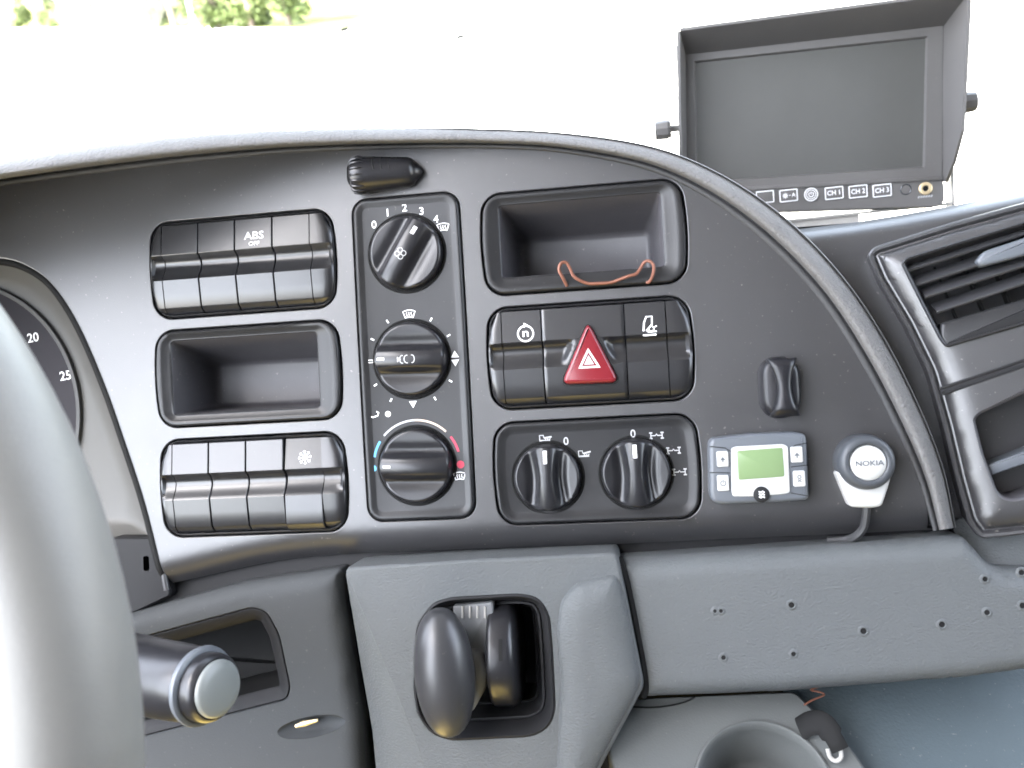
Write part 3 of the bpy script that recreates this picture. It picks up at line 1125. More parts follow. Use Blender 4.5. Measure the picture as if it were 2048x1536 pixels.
m.patch([(K2[0] - 6.0, K2[1] - 1.9), (K2[0] - 6.0, K2[1] + 1.3), (K2[0] - 3.6, K2[1] - .3)], lambda x, y: hw(x, y) + .05)
cp.part('flow_symbol', m, M_PRINTDIM, d2)
d3, tw, hw = dial(cp, *K3, DR, -88, 'bar', .6, (-.7, 13.4, .7, 18.0))
mk = Marks(cp, plate, M_PRINT)
for s_, (x, y) in (('0', (748, 450)), ('1', (775, 426)), ('2', (809, 416)), ('3', (843, 423)), ('4', (872, 439))):
    q = P0.at(x, y, HF)
    mk('numeral', lambda m: m.text(s_, 6.4, q[0], q[1], HF))
for (x, y, s_) in ((886, 454, 3.6), (818, 628, 3.7), (919, 952, 3.6)):
    q = P0.at(x, y, HF)
    mk('defrost_symbol', lambda m: defrost(m, q[0], q[1], s_, HF))
for x, y in ((775, 643), (862, 639), (745, 679), (897, 671), (751, 770), (901, 762), (782, 800), (870, 797)):
    q = P0.at(x, y, HF)
    a = math.atan2(q[1] - K2[1], q[0] - K2[0])
    mk('tick_mark', lambda m: m.stroke([(q[0] - 1.1 * math.cos(a), q[1] - 1.1 * math.sin(a)), (q[0] + 1.1 * math.cos(a), q[1] + 1.1 * math.sin(a))], .95, HF))
q = P0.at(826, 809, HF)
mk('arrow_mark', lambda m: m.patch([(q[0] - 2.3, q[1] + 2), (q[0], q[1] - 2.1), (q[0] + 2.3, q[1] + 2)], HF))
q = P0.at(910, 717, HF)
mk('arrow_mark', lambda m: m.patch([(q[0] - 2.4, q[1] + .7), (q[0] + 2.4, q[1] + .7), (q[0], q[1] + 4.6)], HF))
mk('arrow_mark', lambda m: m.patch([(q[0] - 2.4, q[1] - .7), (q[0] + 2.4, q[1] - .7), (q[0], q[1] - 4.6)], HF))
q = P0.at(737, 723, HF)
mk('closed_mark', lambda m: m.stroke([(q[0] - 2.6, q[1] + .7), (q[0] + 2.6, q[1] + .7), (q[0] + 2.6, q[1] - .7), (q[0] - 2.6, q[1] - .7)], .5, HF, True))
q = P0.at(746, 829, HF)
mk('recirculation_arrow', lambda m: m.stroke([(q[0] - 3.6 + .3, q[1] + 1.2), (q[0] - 2.6, q[1] - .9), (q[0], q[1] - 1.7), (q[0] + 2.8, q[1] - .9), (q[0] + 3.5, q[1] + .9), (q[0] + 2.2, q[1] + 1.7)], .8, HF))
q = P0.at(776, 828, HF)
mk('indicator_dot', lambda m: m.patch(circ(q[0], q[1], 1.75, 16), HF))
m = MB()
ra = 26.2
arc = lambda a0, a1, n: [(K3[0] + ra * math.cos(R(a0 + (a1 - a0) * i / n)), K3[1] + .6 + ra * math.sin(R(a0 + (a1 - a0) * i / n))) for i in range(n + 1)]
m.stroke(arc(137, 90, 12), 1.15, HF)
cp.part('white_arc', m, M_PRINTDIM, plate)
m = MB().stroke(arc(90, 45, 12), 1.15, HF)
cp.part('warm_arc', m, M_WARM, plate)
m = MB().stroke(arc(36, 14, 8), 1.35, HF)
q = P0.at(921, 929, HF)
m.patch(circ(q[0], q[1], 2.3, 18), HF)
cp.part('red_arc', m, M_RED, plate)
m = MB().stroke(arc(146, 168, 8), 1.35, HF)
q = P0.at(747, 937, HF)
m.patch(circ(q[0], q[1], 1.9, 18), HF)
cp.part('blue_arc', m, M_BLUE, plate)

# two-dial panel
u, v0 = UR, VR[2]
vc = v0 - MH / 2
t = Thing('dial_panel', 'low black panel with two hourglass grip dials and axle symbols', 'control panel', P0, (u + MW / 2, v0 - MH, 0))
o = mod_out(u, v0)
b = MB()
b.lift([(o, -7), (o, -.4), (off(o, .35), .7), (off(o, .9), 1.2), (off(o, 1.8), 1.3), (off(o, 3.4), .5), (off(o, 6.2), -.1), (off(o, 6.8), -.2)], cap1=True)
plate = t.part('faceplate', b, M_INS, angle=40)
DA, DB = P0.at(1095, 955, 2), P0.at(1272, 946, 2)
for q in (DA, DB):
    t.part('dial_seat', gap_ring(q[0], q[1], 19.2, -.3), M_DARK)
dial(t, DA[0], DA[1], 19.2, 0, 'waist', -.2, (-1.05, 8.6, 1.05, 16.0))
dial(t, DB[0], DB[1], 19.6, 0, 'waist', -.2, (-1.1, 9.2, 1.1, 16.6))
HF = 0.05
mk = Marks(t, plate, M_PRINTDIM)
for x, y in ((1132, 883), (1266, 868)):
    q = P0.at(x, y, HF)
    mk('numeral', lambda m: m.text('0', 6.4, q[0], q[1], HF))


def lorry(m, cx, cy, tip):
    m.stroke([(cx - 3.4, cy - 1.2), (cx - 3.4, cy + 1.6), (cx - 1.2, cy + 1.6), (cx - 1.0, cy + .2)], .6, HF)
    m.stroke([(cx - 3.6, cy - 1.5), (cx + 2.6, cy - 1.5)], .9, HF)
    m.stroke([(cx - .9, cy + .0), (cx + 3.6, cy + tip)], .9, HF)
    for k in range(3):
        x_ = cx - .2 + 1.2 * k
        m.stroke([(x_, cy - 1.2), (x_ + .5, cy - .2)], .5, HF)


def axle(m, q):
    for sx in (-3.2, 3.2):
        for yy in (-1.6, 1.6):
            m.stroke([(q[0] + sx - .9, q[1] + yy), (q[0] + sx + .9, q[1] + yy)], .8, HF)
        m.stroke([(q[0] + sx, q[1] - 1.6), (q[0] + sx, q[1] + 1.6)], .6, HF)
    m.stroke([(q[0] - 3.2, q[1]), (q[0] - .6, q[1]), (q[0], q[1] + .9), (q[0] + .6, q[1]), (q[0] + 3.2, q[1])], .6, HF)


for x, y, tip in ((1091, 876, .6), (1169, 907, 1.0)):
    q = P0.at(x, y, HF)
    mk('lorry_symbol', lambda m: lorry(m, q[0], q[1], tip))
for x, y in ((1313, 871), (1347, 901), (1359, 944)):
    q = P0.at(x, y, HF)
    mk('axle_symbol', lambda m: axle(m, q))

# ---------------------------------------------------------------- ribbed lever knob under the hood
q0 = P0.at(770, 350, 8)
t = Thing('lever_knob', 'ribbed glossy black thumb knob just under the padded hood', 'knob', P0, (q0[0], q0[1], 0))
b = MB()
bo = round_poly(ccw(P0.xy([(694, 330), (712, 318), (815, 314), (850, 342), (836, 358), (745, 388), (712, 386), (694, 365)], 0)), 4)
b.lift([(bo, -1), (bo, .6), (off(bo, 1.2), 1.4), (off(bo, 3), 1.5)], cap1=True)
t.part('socket', b, M_DARK)
A3, B3 = Vector(P0.at(700, 352, 9)), Vector(P0.at(846, 342, 3))
D = (B3 - A3).normalized()
e1 = Vector((0, 0, 1)).cross(D).normalized()
ax = Matrix((e1, D.cross(e1), D)).transposed()
L = (B3 - A3).length
pf = [(0.1, .0), (6, .3), (9.2, 1.5), (10.4, 4), (10.6, 8), (10.2, 14), (9.6, 22), (9.0, 30), (8.6, 35), (7.4, 37.5), (5.5, 38.5), (4.6, 40), (2.5, L - 1), (0.5, L)]
b = MB().lathe(A3, [(r, h) for r, h in pf], 36, ax)
t.part('grip', b, M_GLOSS)
for k in range(18):
    a = 2 * math.pi * k / 18
    b = MB()
    c_ = ax @ Vector((math.cos(a), math.sin(a), 0))
    b.tube([A3 + c_ * 8.2 + D * .6, A3 + c_ * 10.2 + D * 2.5, A3 + c_ * 10.9 + D * 6, A3 + c_ * 10.6 + D * 9], [.5, .75, .75, .3], 6)
    if c_.z > -.3:
        t.part('serration', b, M_GLOSS)
for k in range(4):
    hz_ = 15.5 + 4.6 * k
    b = MB()
    rr_ = 10.15 - .06 * (hz_ - 14) * 1.6
    b.tube([A3 + D * (hz_ - .8 * math.sin(a_)) + (ax @ Vector((math.cos(b_), math.sin(b_), 0))) * rr_ for a_, b_ in [(s_ * math.pi, R(20 + 70 * s_)) for s_ in [i / 8 for i in range(9)]]], .55, 6)
    t.part('rib', b, M_INS)

# ---------------------------------------------------------------- black hook knob at the right of the panel
q0 = P0.at(1558, 775, 0)
t = Thing('coat_hook', 'glossy black upright hook above the grey display unit', 'knob', P0, (q0[0], q0[1], 0))
bo = rr(q0[0] - 11.3, q0[1] - 17.0, q0[0] + 10.6, q0[1] + 17.2, 10.2)
b = MB()
b.lift([(off(bo, -.5), -1), (off(bo, -.2), 1), (bo, 4), (off(bo, .6), 8.5), (off(bo, 1.8), 10.5), (off(bo, 3.6), 11.3)], cap1=True)
t.part('base', b, M_SATIN2, angle=60)
rings = []
for i in range(15):
    f = i / 14
    y = q0[1] + 16 - 32 * f
    wv = 4.0 + 4.4 * abs(2 * f - 1) ** 1.7
    zt = 13.0 + 3.0 * f - 5.5 * max(0, (f - .86) / .14) ** 2 - 4 * max(0, (.1 - f) / .1) ** 2
    rings.append([(q0[0] + .8 + wv * sx, y, 8 + (zt - 8) * sz) for sx, sz in ((-1, 0), (-.98, .45), (-.8, .85), (-.45, .98), (0, 1), (.45, .98), (.8, .85), (.98, .45), (1, 0))])
b = MB().loft(rings, closed=False)
for r_ in (rings[0], rings[-1]):
    b.add(r_, [tuple(range(9))])
t.part('grip', b, M_SATIN2, angle=70)

# ---------------------------------------------------------------- grey display unit with green screen
q0 = P0.at(1518, 940, 0)
t = Thing('display_unit', 'small grey control unit with a blank green screen and four white buttons', 'display', P0, q0)
cpx = [(1417, 886), (1424, 876), (1500, 867), (1590, 864), (1610, 868), (1613, 882), (1617, 994), (1612, 1000), (1560, 1004), (1440, 1009), (1424, 1003), (1419, 985)]
co = round_poly(ccw(P0.xy(cpx, 9)), 2.5, 4)
b = MB()
b.slab(co, 0, 11, 2.6, 5)
case = t.part('case', b, M_LCDCASE, angle=50)
b = MB()
wpx_ = [(1462, 897), (1470, 893), (1566, 888), (1576, 893), (1580, 985), (1570, 988), (1540, 990), (1505, 993), (1466, 993), (1463, 985)]
b.slab(round_poly(ccw(P0.xy(wpx_, 11)), 1.6, 3), 10, 12.0, .7, 3)
wz = t.part('white_bezel', b, M_CASEW)
b = MB()
b.slab(round_poly(ccw(P0.xy([(1474, 902), (1565, 895), (1569, 953), (1477, 960)], 12)), 1.2, 4), 11.6, 12.25, .2, 2)
t.part('lcd_screen', b, M_LCD, wz)
for x, y, s_ in ((1445, 918, 'A'), (1446, 966, 'o'), (1593, 909, 'a'), (1598, 957, 'x')):
    b = MB()
    p = P0.at(x, y, 11)
    b.slab(rr(p[0] - 3.2, p[1] - 4.4, p[0] + 3.2, p[1] + 4.4, 1.0), 10, 12.3, .6, 3)
    bt = t.part('button', b, M_CASEW)
    m = MB()
    if s_ in 'Aa':
        d_ = -1 if s_ == 'A' else 1
        m.patch([(p[0] - 1.5, p[1] - .6), (p[0] + 1.5, p[1] - .6), (p[0], p[1] + 1.2)], 12.42)
        m.stroke([(p[0], p[1] - 1.8), (p[0], p[1])], .6, 12.42)
    elif s_ == 'o':
        m.stroke([(p[0] + 1.4 * math.cos(a), p[1] + 1.4 * math.sin(a)) for a in [R(120 + 300 * i / 12) for i in range(13)]], .45, 12.42)
        m.stroke([(p[0], p[1] + .2), (p[0], p[1] + 2)], .45, 12.42)
    else:
        m.stroke([(p[0] + .9 * math.cos(a), p[1] + 1.0 + .9 * math.sin(a)) for a in [2 * math.pi * i / 10 for i in range(10)]], .45, 12.42, True)
        m.stroke([(p[0] - 1, p[1] - 1.8), (p[0] + 1, p[1] - .3)], .4, 12.42)
        m.stroke([(p[0] + 1, p[1] - 1.8), (p[0] - 1, p[1] - .3)], .4, 12.42)
    t.part('button_mark', m, M_LCDCASE, bt)
p = P0.at(1523, 989, 12)
b = MB().lathe((p[0], p[1], 10.5), [(4.4, 0), (4.4, 1.8), (3.9, 2.2), (.1, 2.3)], 24)
lg = t.part('badge', b, M_LIP)
m = MB()
for dy in (-1.4, 0, 1.4):
    m.stroke([(p[0] - 1.5, p[1] + dy + .5), (p[0] - .5, p[1] + dy - .3), (p[0] + .5, p[1] + dy + .5), (p[0] + 1.5, p[1] + dy - .3)], .7, 13.0)
t.part('badge_mark', m, M_PRINT, lg)
for pts in ([(1419, 893), (1450, 896), (1462, 903)], [(1419, 945), (1460, 946)], [(1580, 897), (1592, 890), (1614, 886)], [(1582, 934), (1615, 930)], [(1582, 986), (1616, 992)]):
    m = MB().stroke(P0.xy(pts, 11.2), .5, 11.12)
    t.part('case_seam', m, M_INS, case)

# ---------------------------------------------------------------- round hands-free button with white disc
q0 = P0.at(1731, 924, 10)
t = Thing('handsfree_button', 'round grey button with a white lettered disc and pale clip', 'button', P0, (q0[0], q0[1], 0))
b = MB()
cl = ccw(P0.xy([(1672, 945), (1684, 940), (1775, 938), (1783, 945), (1777, 970), (1763, 1012), (1742, 1016), (1700, 1014), (1690, 990)], 8))
b.slab(round_poly(cl, 2, 4), 0, 10, 2, 4)
t.part('clip', b, M_CASEW)
b = MB().lathe((q0[0], q0[1], 0), [(15.2, 0), (15.2, 9), (14.7, 13), (13.5, 15.2), (11.9, 16.0), (10.2, 15.8), (9.8, 15.2), (9.6, 14)], 64)
t.part('ring', b, M_RING, angle=60)
p = P0.at(1735, 927, 15)
b = MB().lathe((q0[0] + .3, q0[1] - .2, 13), [(9.7, 0), (9.6, 1.8), (8.9, 2.6), (6, 3.2), (3, 3.5), (.1, 3.6)], 56)
ds = t.part('disc', b, M_CASEW, angle=60)
m = MB().text('NOKIA', 3.9, q0[0] + .4, q0[1] - .3, 16.75, R(0), 1.2)
t.part('lettering', m, M_LCDCASE, ds)
cpth = spline([P0.at(1733, 1008, 5), P0.at(1732, 1030, 4), P0.at(1727, 1055, 2.2), P0.at(1712, 1072, 0), P0.at(1690, 1080, -4), P0.at(1655, 1082, -7)], 6)
b = MB().tube(cpth, 2.4, 8)
t2 = Thing('cable', 'black cable running down from the round lettered button', 'cable', P0, cpth[0])
t2.part('sheath', b, M_CABLE)

# ---------------------------------------------------------------- dash top and the right-hand console with air vent
dt = Thing('dash_top', 'smooth dark dash top beyond the padded hood under the monitor', 'dashboard', P0, P0.at(1800, 500, -40))
top_rows = []
sec_px = [(1480, 470), (1600, 458), (1700, 446), (1800, 430), (1900, 412), (2000, 392), (2150, 360)]
for dy, w in ((700, -18), (300, -18), (60, -18), (28, -19), (12, -24), (0, -34)):
    top_rows.append([P0.at(x + dy * .32, y + dy, w) for x, y in sec_px])
last = top_rows[-1]
top_rows.append([(p[0], p[1] - 6, -90) for p in last])
top_rows.append([(p[0], p[1] - 50, -330) for p in last])
top_rows.append([(p[0], p[1] - 210, -560) for p in last])
b = MB().loft(top_rows, closed=False)
dt.part('cover', b, M_PANEL, angle=50)
lo_rows = [[(-420 + 120 * i, 95 - 0, -95) for i in range(7)], [(-420 + 120 * i, 45, -330) for i in range(7)], [(-420 + 120 * i, -115, -560) for i in range(7)]]
dt.part('cover', MB().loft(lo_rows, closed=False), M_PANEL)

PV = Pl(P0.at(1755, 540, -6), 0, -11, 17)
con = Thing('vent_console', 'black centre console with slatted air vent above an open cubby', 'console', PV, PV.at(1960, 800, 0))
opx = [(1734, 508), (1748, 492), (1900, 444), (2160, 372), (2160, 1058), (2010, 1076), (1962, 1080), (1936, 1046), (1912, 960), (1886, 850), (1856, 745), (1810, 650), (1756, 560)]
oo = round_poly(ccw(PV.xy(opx, 0)), [3] * 13, 4)
vent_px = [(1803, 528), (1812, 517), (2170, 408), (2170, 612), (1905, 690), (1892, 694), (1880, 680), (1842, 606)]
cub_px = [(1944, 838), (1956, 824), (2170, 724), (2170, 965), (2030, 1004), (2006, 1000), (1990, 985), (1962, 910)]
vh, ch = ccw(PV.xy(vent_px, 2)), ccw(PV.xy(cub_px, 2))
vh, ch = round_poly(vh, 3, 4), round_poly(ch, 4, 4)
b = MB()
oi = off(oo, 6.5)
b.lift([(oo, -30), (oo, -4), (off(oo, .4), -2.6), (off(oo, 1.2), -2), (off(oo, 2.6), -2.2), (off(oo, 4.2), -4.2), (off(oo, 4.8), -4.2), (off(oo, 5.3), -4.0)], cap1=False)
b.pillow(off(oo, 5.3), -6, 2.0, 14, 5.5, 4.0, [vh, ch])
con.part('surround', b, M_PANEL, angle=35)
b = MB()
b.lift([(vh, 2), (off(vh, -.5), 3.2), (off(vh, .2), 3.8), (off(vh, 1.2), 3.2), (off(vh, 3.0), -4), (off(vh, 3.4), -34)], cap1=True)
vf = con.part('air_vent', b, M_INS)
lines = [((1806, 546), (2170, 430), -1.0), ((1832, 572), (2170, 462), -.5), ((1850, 596), (2170, 494), 1.0), ((1874, 626), (2170, 528), 2.0)]
for k, (a_, b_, z) in enumerate(lines):
    p, q = Vector(PV.at(*a_, z)), Vector(PV.at(*b_, z))
    sec = [(-.6, -.2), (-.2, .5), (.5, .8), (1.2, .5), (4.0, -4), (7.0, -10), (6.0, -10.5), (2.5, -4.5)]
    up = Vector((-(q - p).y, (q - p).x, 0)).normalized()
    rings = [[tuple(e + up * a * .9 + Vector((0, 0, h))) for a, h in sec] for e in (p, p.lerp(q, .02), p.lerp(q, .5), q)]
    b = MB().loft(rings, True, True)
    con.part('louvre', b, M_SATIN, vf)
for x0, y0, x1, y1 in ((1915, 640, 1880, 560), (1968, 622, 1935, 545), (2020, 606, 1990, 530), (2072, 590, 2045, 515)):
    p, q = Vector(PV.at(x0, y0, -16)), Vector(PV.at(x1, y1, -16))
    d_ = (q - p).normalized()
    n_ = Vector((-d_.y, d_.x, 0)) * .6
    rings = [[tuple(e + n_), tuple(e - n_), tuple(e - n_ - Vector((0, 0, 14))), tuple(e + n_ - Vector((0, 0, 14)))] for e in (p - d_ * 6, q + d_ * 8)]
    con.part('vane', MB().loft(rings, True, True), M_DARK, vf)
b = MB()
tb_ = round_poly(ccw(PV.xy([(1950, 524), (1966, 503), (2090, 462), (2090, 500), (1990, 527), (1962, 534)], 3)), 2, 4)
b.slab(tb_, -4, 4.5, 1.8, 4)
con.part('adjust_tab', b, M_LCDCASE, vf)
lip = ccw(PV.xy([(1881, 646), (2170, 562), (2170, 612), (1905, 690), (1893, 693), (1880, 676)], 3))
b = MB().slab(round_poly(lip, 2.5, 4), -20, 3.0, 2.0, 4)
con.part('vent_lip', b, M_INS, vf)
b = MB()
b.lift([(ch, 2), (off(ch, .8), 1.5), (off(ch, 1.6), 0), (off(ch, 2.5), -38)], cap1=True)
cub = con.part('cubby', b, M_POCKET)
b = MB()
sh = ccw(PV.xy([(1955, 937), (2170, 858), (2170, 886), (1966, 956)], -6))
b.slab(round_poly(sh, 1, 3), -36, -5, 1, 3)
con.part('shelf_lip', b, M_LCDCASE, cub)
b = MB()
p, q = PV.at(1880, 783, 2), PV.at(2170, 684, 2)
d_ = (Vector(q) - Vector(p)).normalized()
n_ = Vector((-d_.y, d_.x, 0))
rings = [[tuple(Vector(e) + n_ * a + Vector((0, 0, h))) for a, h in ((-2.6, -.2), (-2.2, .5), (-1.2, .6), (-.6, .05), (.6, .05), (1.2, .6), (1.9, .5), (2.3, -.2))] for e in (p, q)]
con.part('divider', MB().loft(rings, closed=False), M_INS)

# ---------------------------------------------------------------- lower grey trims
lt = Thing('lower_trim', 'grey lower dash trim with an open pocket behind the stalk', 'trim panel', P0, P0.at(560, 1350, 0))
lpx = [(150, 1262), (270, 1226), (480, 1168), (682, 1137), (685, 1200), (704, 1330), (722, 1440), (732, 1620), (150, 1620)]
lo = round_poly(ccw(P0.xy(lpx, 0)), 3, 3)
rec = round_poly(ccw(P0.xy([(120, 1318), (270, 1276), (505, 1212), (535, 1222), (560, 1268), (583, 1375), (575, 1402), (440, 1436), (120, 1520)], 4)), 4, 4)
b = MB()
dm = P0.at(622, 1454, 4.0)
el = [(dm[0] + 21.5 * math.cos(a) + 1.2 * math.sin(a), dm[1] + 6.6 * math.sin(a) + 3.0 * math.cos(a)) for a in [2 * math.pi * i / 40 for i in range(40)]]
b.pillow(lo, -50, 4.0, 9, 9, 5.0, [rec, el])
b.lift([(rec, 4), (off(rec, .5), 3.4), (off(rec, .8), 1)], cap1=False)
lt.part('cover', b, M_GREY2, angle=50)
b = MB()
ri = off(rec, .8)
b.lift([(ri, 2.5), (off(ri, .8), 3.3), (off(ri, 2.2), 3.0), (off(ri, 7), .5), (off(ri, 8.2), -1)], cap1=False)
lt.part('pocket_rim', b, M_LIP)
b = MB()
b.lift([(off(ri, 8.2), -1), (off(ri, 10), -40)], cap1=True)
lt.part('pocket', b, M_DARK)
b = MB()
sc_ = lambda f: [(dm[0] + (x - dm[0]) * f, dm[1] + (y - dm[1]) * f) for x, y in el]
b.lift([(sc_(1.02), 3.95), (sc_(1.0), 4.1), (sc_(.97), 3.6), (sc_(.85), 1.6), (sc_(.65), -.6), (sc_(.4), -1.9), (sc_(.15), -2.3)], cap1=True)
dmo = lt.part('finger_recess', b, M_GREY2, angle=60)
p = P0.at(604, 1447, 5)
b = MB().tube([P0.at(592, 1452, 2), P0.at(608, 1447, 3), P0.at(636, 1440, 3)], [1.2, 1.9, 1.0], 8)
lt.part('catch', b, M_BRASS, dmo)

col = Thing('gear_console', 'grey gear lever console standing out between the lower trims', 'console', P0, P0.at(980, 1380, 20))
fr = P0.xy([(694, 1141), (960, 1124), (1229, 1112), (1246, 1190), (1282, 1372), (1222, 1485), (1150, 1620), (880, 1620), (828, 1466), (770, 1325)], 18)
fr = ccw(fr)
fr = round_poly(fr, 2.5, 3)
gpx = [(866, 1204), (900, 1194), (1040, 1186), (1078, 1194), (1100, 1228), (1106, 1300), (1112, 1420), (1100, 1454), (1066, 1474), (900, 1482), (862, 1468), (834, 1430), (826, 1380), (832, 1250)]
gh = round_poly(ccw(P0.xy(gpx, 18)), 5, 3)
b = MB()
b.fill(fr, [gh], 18.0)
b.lift([(off(fr, -1.8), -40), (off(fr, -1.8), 15.5), (off(fr, -1.4), 17.0), (off(fr, -.6), 17.8), (fr, 18)], cap1=False)
lf = [(694, 1141), (770, 1325), (828, 1466), (880, 1620)]
lb_ = [(692, 1150), (722, 1330), (745, 1460), (760, 1620)]
b.loft([[P0.at(x, y, 17.6) for x, y in lf], [P0.at(x * .6 + a * .4, y * .6 + c * .4, 15.5) for (x, y), (a, c) in zip(lf, lb_)], [P0.at(x, y, 2) for x, y in lb_], [P0.at(x, y, -40) for x, y in lb_]], closed=False)
col.part('shell', b, M_GREY, angle=40)
hp = [(1108, 1620), (1116, 1470), (1120, 1360), (1112, 1262), (1120, 1206), (1148, 1168), (1232, 1150), (1246, 1190), (1282, 1372), (1222, 1485), (1150, 1620)]
ho = round_poly(ccw(P0.xy(hp, 22)), [3, 8, 8, 10, 12, 12, 3, 3, 6, 6, 3], 5)
b = MB()
b.pillow(ho, 17.5, 25.5, 17, 7.5, 2.5)
col.part('raised_shoulder', b, M_GREY, angle=60)
b = MB()
g1 = off(gh, .3)
b.lift([(gh, 17.4), (off(gh, .4), 18.4), (off(gh, 1.4), 18.8), (off(gh, 2.4), 17.6), (off(gh, 6.5), 6), (off(gh, 7.2), 7), (off(gh, 8.2), 7), (off(gh, 9.0), 4), (off(gh, 11.5), -6), (off(gh, 12.3), -5.4), (off(gh, 13), -6), (off(gh, 14), -34)], cap1=True)
col.part('recess_bezel', b, M_LIP, angle=40)
gl_ = Thing('gear_selector', 'glossy black gear selector knob with a thumb wheel in its recess', 'gear lever', P0, P0.at(900, 1345, 20))
kc = Vector(P0.at(889, 1344, 30))
b = MB()
rings = []
for i in range(1, 20):
    th = math.pi * i / 20
    rad, hz_ = math.sin(th) ** .86, math.cos(th)
    rings.append([(kc.x + 16.8 * rad * math.cos(a) - 1.2 * hz_, kc.y + 35.5 * hz_, kc.z + 17 * rad * math.sin(a)) for a in [2 * math.pi * k / 40 for k in range(40)]])
b.loft(rings, True, True)
gl_.part('knob', b, M_SATIN, angle=80)
b = MB()
br = round_poly(ccw(P0.xy([(905, 1212), (986, 1203), (988, 1316), (975, 1330), (915, 1330)], 14)), 1.5, 3)
b.slab(br, -20, 14, 1.2, 3)
bk = gl_.part('bracket', b, M_CLEARGREY)
for k in range(4):
    x = 925 + 15 * k
    b = MB().tube([P0.at(x, 1212, 14.2), P0.at(x, 1236, 14.3)], .7, 6)
    gl_.part('rib', b, M_STEEL, bk)
b = MB()
stm = round_poly(ccw(P0.xy([(930, 1300), (962, 1300), (978, 1340), (970, 1380), (945, 1425), (930, 1420)], 18)), 4, 4)
b.slab(stm, -10, 22, 5, 4)
gl_.part('stem', b, M_CLEARGREY)
wc = Vector(P0.at(1014, 1302, -2))
axw = Matrix(((0, 0, 1), (1, 0, 0), (0, 1, 0)))
b = MB().lathe((wc.x - 8, wc.y, wc.z), [(22, 0), (29, .2), (30.2, 1.2), (30.6, 3), (30.6, 11.5), (29.6, 14), (27, 16), (22, 16.8), (5, 17)], 64, axw, True, True)
tw_ = gl_.part('thumb_wheel', b, M_GLOSS, angle=50)
b = MB()
a0, a1 = R(6), R(28)
b.loft([[(wc.x - .2 + dx, wc.y + 30.75 * math.sin(a), wc.z + 30.75 * math.cos(a)) for dx in (0, 2.2)] for a in [a0 + (a1 - a0) * i / 6 for i in range(7)]], closed=False)
gl_.part('slot_mark', b, M_DARK, tw_)

# right-hand beam
bm = Thing('beam_trim', 'long grey dash beam dotted with old screw holes', 'trim panel', P0, P0.at(1640, 1230, 10))
bpx = [(1236, 1119), (1500, 1101), (1740, 1085), (1926, 1071), (1946, 1092), (1975, 1126), (2005, 1137), (2200, 1146), (2200, 1290), (2060, 1338), (1930, 1356), (1560, 1384), (1300, 1394), (1284, 1394), (1266, 1290)]
bo = round_poly(ccw(P0.xy(bpx, 4)), [2, 3, 3, 4, 6, 8, 8, 2, 2, 8, 8, 4, 3, 3, 3], 4)
b = MB()
b.pillow(bo, -50, 12.0, 11, 12, 3.5)
beam = bm.part('cover', b, M_GREY, angle=60)
for x, y, r_ in ((1430, 1222, 1.2), (1442, 1222, 1.3), (1583, 1210, 1.9), (1727, 1262, 2.0), (1884, 1249, 1.9), (1970, 1158, 1.6), (1974, 1225, 1.7), (2043, 1145, 1.7), (2045, 1211, 1.8), (1447, 1315, 1.5), (1587, 1308, 1.5)):
    p = P0.at(x, y, 12)
    b = MB().lathe((p[0], p[1], 11.95), [(r_ + 1.3, .02), (r_ + .6, .5), (r_, .55), (r_ * .8, .1)], 16)
    hl = bm.part('screw_hole', b, M_GREY)
    b = MB().lathe((p[0], p[1], 11.95), [(r_ * .82, .12), (.05, .1)], 14)
    bm.part('hole_bottom', b, M_DARK, hl)
gv = MB()
gpts = [(1231, 1116), (1248, 1170), (1265, 1250), (1280, 1330), (1284, 1372), (1278, 1392)]
gv.tube([P0.at(x + 5, y, 8.5) for x, y in spline(gpts, 4)], [3.0] * 21, 8)
bm.part('joint_strip', gv, M_DARK)
upx = [(1900, 1040), (2200, 1020), (2200, 1160), (2010, 1150), (1960, 1140), (1915, 1085)]
b = MB()
uo = round_poly(ccw(P0.xy(upx, -10)), 3, 3)
b.fill(uo, [], lambda x, y: -8 - max(0, (y + 95)) * .9)
bm.part('end_shelf', b, M_GREY, angle=60)

# ---------------------------------------------------------------- floor console with cup holder, clip, blue-grey cover
PC = Pl(P0.at(1450, 1420, -6), -44, 0, 0)
fc = Thing('floor_console', 'grey floor console with a round cup holder below the beam', 'console', PC, (0, 0, 0))
fpx = [(1236, 1404), (1300, 1398), (1588, 1386), (1640, 1436), (1700, 1500), (1800, 1640), (1260, 1640), (1236, 1540), (1216, 1490)]
fo = round_poly(ccw(PC.xy(fpx, 0)), 3, 3)
c0 = PC.at(1494, 1437, 0)
crx = abs(PC.at(1620, 1520, 0)[0] - PC.at(1382, 1520, 0)[0]) / 2
crx *= 1.16
cc = (c0[0] + 4, c0[1] - crx - 1)
cup = circ(cc[0], cc[1], crx, 48)
b = MB()
b.fill(fo, [ccw(cup)], 0.0)
b.lift([(fo, 0), (off(fo, -1.2), -1), (off(fo, -1.6), -40)], cap1=False)
fc.part('cover', b, M_GREY3, angle=50)
b = MB().lathe((cc[0], cc[1], 0), [(crx + .2, -.2), (crx - .3, 1.2), (crx - 1.4, 1.6), (crx - 2.6, .8), (crx - 4, -5), (crx - 8, -34), (crx - 13, -39), (1, -40)], 56)
fc.part('cup_holder', b, M_GREY3, angle=50)
b = MB()
arcp = [PC.at(x, y, .15) for x, y in spline([(1256, 1413), (1300, 1415), (1340, 1411), (1372, 1403), (1390, 1394)], 5)]
b.tube(arcp, .55, 6)
fc.part('panel_seam', b, M_DARK)

